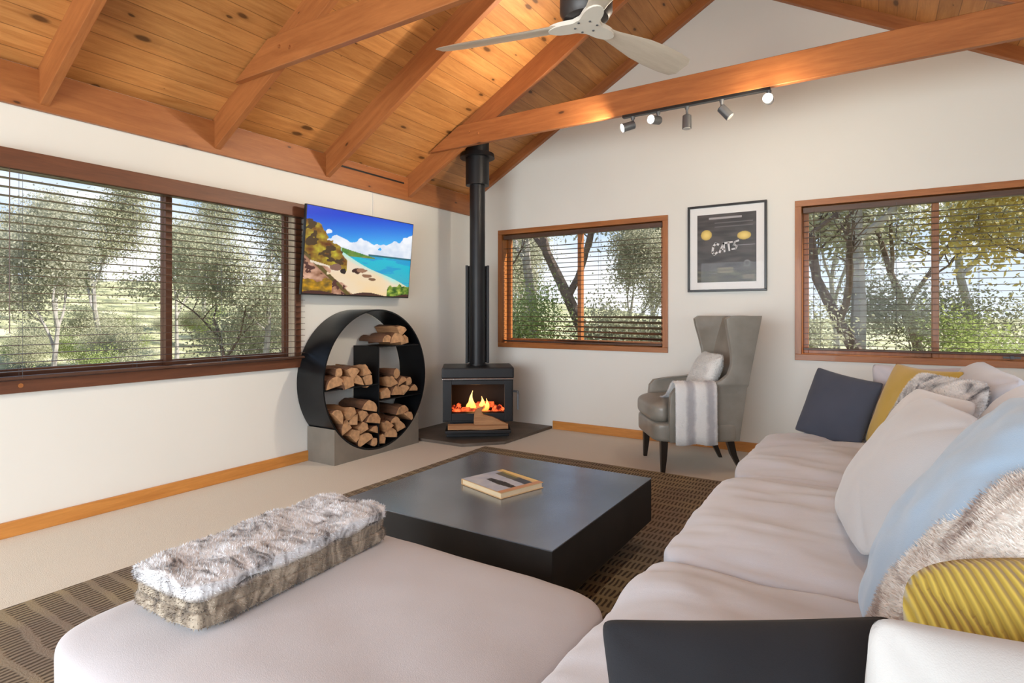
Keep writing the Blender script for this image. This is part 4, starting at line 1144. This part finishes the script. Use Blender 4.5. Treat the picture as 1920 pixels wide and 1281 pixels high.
S(link('ground', bm, g.m, smooth=True), 'dry olive grass slope outside the windows')

def leaf_mat(name, lo, hi):
    b = NB(name); f = b.noise(b.mapping(), 1.4, 4, .6); oi = b.n('ShaderNodeObjectInfo')
    c = b.ramp(f, [(.32, lo), (.68, hi)]); b.set(col=c, rough=.6)
    t = b.n('ShaderNodeBsdfTranslucent'); b.l(c, t.inputs[0]); x = b.n('ShaderNodeMixShader'); x.inputs[0].default_value = .45
    b.l(b.b.outputs[0], x.inputs[1]); b.l(t.outputs[0], x.inputs[2]); b.l(x.outputs[0], b.out.inputs[0]); return b.m
LM = [leaf_mat('gum_leaf_olive', (.25, .25, .16), (.54, .53, .36)), leaf_mat('gum_leaf_grey', (.30, .30, .22), (.62, .60, .46)), leaf_mat('shrub_leaf', (.18, .24, .07), (.46, .52, .19)), leaf_mat('autumn_leaf', (.42, .34, .10), (.80, .66, .26))]
BK = [plain('trunk_grey', (.36, .33, .30), .9, var=.35, scale=3), plain('trunk_brown', (.14, .10, .08), .9, var=.3, scale=4)]
def tree_meshes(seed, height, spread, leaves, leaf=.11, lm=0, bk=0, trunk_r=.14, low=.35, clump=.55):
    rnd = random.Random(seed); tb = BM(); tips = []
    def br(p, d, L, r, lvl):
        pts = [p]; rr = [r]; q = p.copy(); dd = d.copy(); k = 5
        for i in range(k):
            dd = (dd+Vector((rnd.uniform(-1, 1), rnd.uniform(-1, 1), rnd.uniform(-.4, .7)))*.22).normalized()
            q = q+dd*L/k; pts.append(q.copy()); rr.append(r*(1-.6*(i+1)/k))
            if lvl > 0 and i >= 1 and (lvl < 3 or i >= 2):
                for _ in range(1 if lvl > 1 else 2):
                    a = Vector((rnd.uniform(-1, 1), rnd.uniform(-1, 1), rnd.uniform(-.1, .8))).normalized()
                    br(q.copy(), (dd*.55+a*.8).normalized(), L*rnd.uniform(.42, .6)*spread, rr[-1]*.7, lvl-1)
        tube(tb, pts, rr, 7 if lvl > 1 else 4, cap=False)
        if lvl <= 1: tips.extend(pts[2:])
    br(Vector((0, 0, -.3)), Vector((rnd.uniform(-.12, .12), rnd.uniform(-.12, .12), 1)).normalized(), height*.75, trunk_r, 3)
    tips = [t for t in tips if t.z > height*low] or tips
    lb = BM()
    for i in range(leaves):
        c = rnd.choice(tips)
        p = c+Vector((rnd.gauss(0, clump), rnd.gauss(0, clump), rnd.gauss(0, clump*.7)))
        d = Vector((rnd.uniform(-1, 1), rnd.uniform(-1, 1), rnd.uniform(-1.2, .6))).normalized(); s = d.orthogonal().normalized()*leaf*.28
        L = leaf*rnd.uniform(.6, 1.3)
        lb.faces.new([lb.verts.new(p), lb.verts.new(p+d*L*.5+s), lb.verts.new(p+d*L), lb.verts.new(p+d*L*.5-s)])
    def me(n_, b_, m):
        x = bpy.data.meshes.new(n_); b_.to_mesh(x); b_.free(); x.materials.append(m); return x
    return me('trunk', tb, BK[bk]), me('foliage', lb, LM[lm])
TP = [tree_meshes(1, 8.5, 1.0, 21000, .12, 0, 0, .17, .38, .42), tree_meshes(2, 6.5, 1.1, 20000, .115, 1, 0, .13, .30, .40), tree_meshes(5, 5.0, 1.15, 8000, .10, 0, 1, .11, .35, .3),
      tree_meshes(8, 7.5, 1.0, 1800, .12, 1, 1, .20, .5, .4), tree_meshes(11, 5.0, 1.1, 13000, .14, 3, 1, .10, .25, .38)]
SP = [tree_meshes(21, 1.6, 1.3, 9000, .06, 2, 1, .03, .05, .22), tree_meshes(23, 1.9, 1.3, 9000, .065, 0, 1, .03, .05, .26)]
def plant(meshes, name, x, y, rz, s, lab, cat, grp, dz=0.0):
    r = empty(name, (x, y, ground_h(x, y)-.05+dz), rz, lab, cat, grp); r.scale = (s, s, s)
    for n_, m in zip(('trunk', 'foliage'), meshes):
        o = bpy.data.objects.new(n_, m); COL.objects.link(o); o.parent = r
    return r
G1, G2, G3 = 'trees outside the left window', 'trees outside the window beside the heater', 'trees outside the window behind the sofa'
TREES = [
 (1, -16, 5.6, .3, .62, 'grey leaved gum tree filling the left pane of the left window', G1), (0, -21, 8.5, 1.2, .62, 'tall olive gum tree at the middle of the left window', G1),
 (0, -12.5, 8.6, 2.2, .58, 'dark leafy gum tree close behind the right pane of the left window', G1), (2, -13, 8.3, 3.1, .75, 'small olive tree at the right of the left window', G1),
 (1, -25, 6.2, 4.0, .6, 'far grey gum tree low in the left pane', G1), (1, -24, 12.5, 5.0, .7, 'far grey gum tree low in the right pane', G1), (2, -18, 4.4, 5.5, .7, 'small olive tree at the left edge of the left window', G1),
 (0, -30, 17, 1.5, .8, 'far olive gum tree at the right edge of the left window', G1), (1, -34, 12, .9, .8, 'farthest grey gum tree seen through the left window', G1),
 (0, -6.9, 11.8, .7, .95, 'thick trunked gum tree in the left pane beside the heater', G2), (3, -4.3, 10.6, 2.0, .80, 'nearly bare branching tree in the right pane beside the heater', G2), (3, -6.3, 9.6, .4, .50, 'slim forked bare tree in the left pane beside the heater', G2),
 (1, -11, 19, 1.0, .9, 'pale gum tree far behind the left pane beside the heater', G2), (1, -7, 21, 3.3, .9, 'pale gum tree far behind the right pane beside the heater', G2), (0, -14, 23, 3.0, .9, 'far olive gum tree at the left edge beside the heater', G2),
 (0, -.2, 10.8, 4.1, .85, 'dark gum tree with leaning trunk left of the mullion behind the sofa', G3), (2, -1.2, 12.5, 2.6, 1.1, 'olive tree at the left edge of the window behind the sofa', G3), (4, 2.1, 12.6, .2, .95, 'yellow leaved tree at the right of the window behind the sofa', G3),
 (3, .45, 9.4, 1.1, .62, 'bare dark tree beside the mullion behind the sofa', G3), (1, -1.0, 19, 2.1, .9, 'pale gum tree far behind the left pane behind the sofa', G3), (0, 2.2, 20, 5.2, .9, 'far olive gum tree behind the yellow tree', G3), (1, 5.5, 22, 4.2, 1.0, 'pale gum tree far at the right frame edge', G3),
 (1, -9.2, 15.5, .6, .62, 'pale gum tree close behind the left pane beside the heater', G2), (1, -5.4, 14.5, 2.8, .55, 'pale gum tree close behind the right pane beside the heater', G2), (2, -8.6, 13, 1.9, .8, 'olive tree low at the left beside the heater', G2),
 (0, -3.8, 25, 2.9, 1.0, 'far olive gum tree between the two gable windows', G2), (2, .9, 15, 3.9, 1.1, 'olive tree in the gap behind the sofa window mullion', G3)]
for k, x, y, rz, s, lab, grp in TREES: plant(TP[k], 'gum_tree' if k != 4 else 'tree', x, y, rz, s, lab, 'tree', grp)
SHR = [(0, -5.6, 8.0, 1.0, 'bright green shrub low in the left pane beside the heater'), (0, -4.7, 8.4, .8, 'bright green shrub at the mullion beside the heater'), (1, -6.9, 9.4, 1.1, 'olive shrub at the far left beside the heater'),
       (1, -3.3, 9.0, .8, 'olive shrub low in the right pane beside the heater'), (0, -9.6, 8.4, .55, 'green shrub low in the right pane of the left window'), (1, -11.5, 5.6, .6, 'olive shrub beyond the left pane of the left window'),
       (1, -.9, 8.6, .8, 'olive shrub low in the left pane behind the sofa'), (0, 1.3, 9.2, .8, 'green shrub low in the right pane behind the sofa'), (1, .4, 11.5, 1.0, 'olive shrub under the dark tree behind the sofa'), (1, -14.5, 9.6, 1.2, 'round olive shrub on the slope outside the left window')]
for k, x, y, s, lab in SHR: plant(SP[k], 'shrub', x, y, x*3, s, lab, 'shrub', 'shrubs outside the windows')
rnd = random.Random(42)
for k in range(22):
    x = -rnd.uniform(12.5, 30); y = -x*rnd.uniform(.30, .72)
    plant(SP[1] if k % 3 else SP[0], 'scrub_bush', x, y, rnd.uniform(0, 6), rnd.uniform(.4, .95), 'olive grey scrub bush on the far slope beyond the gum trees', 'shrub', 'scrub bushes on the slope outside the left window')
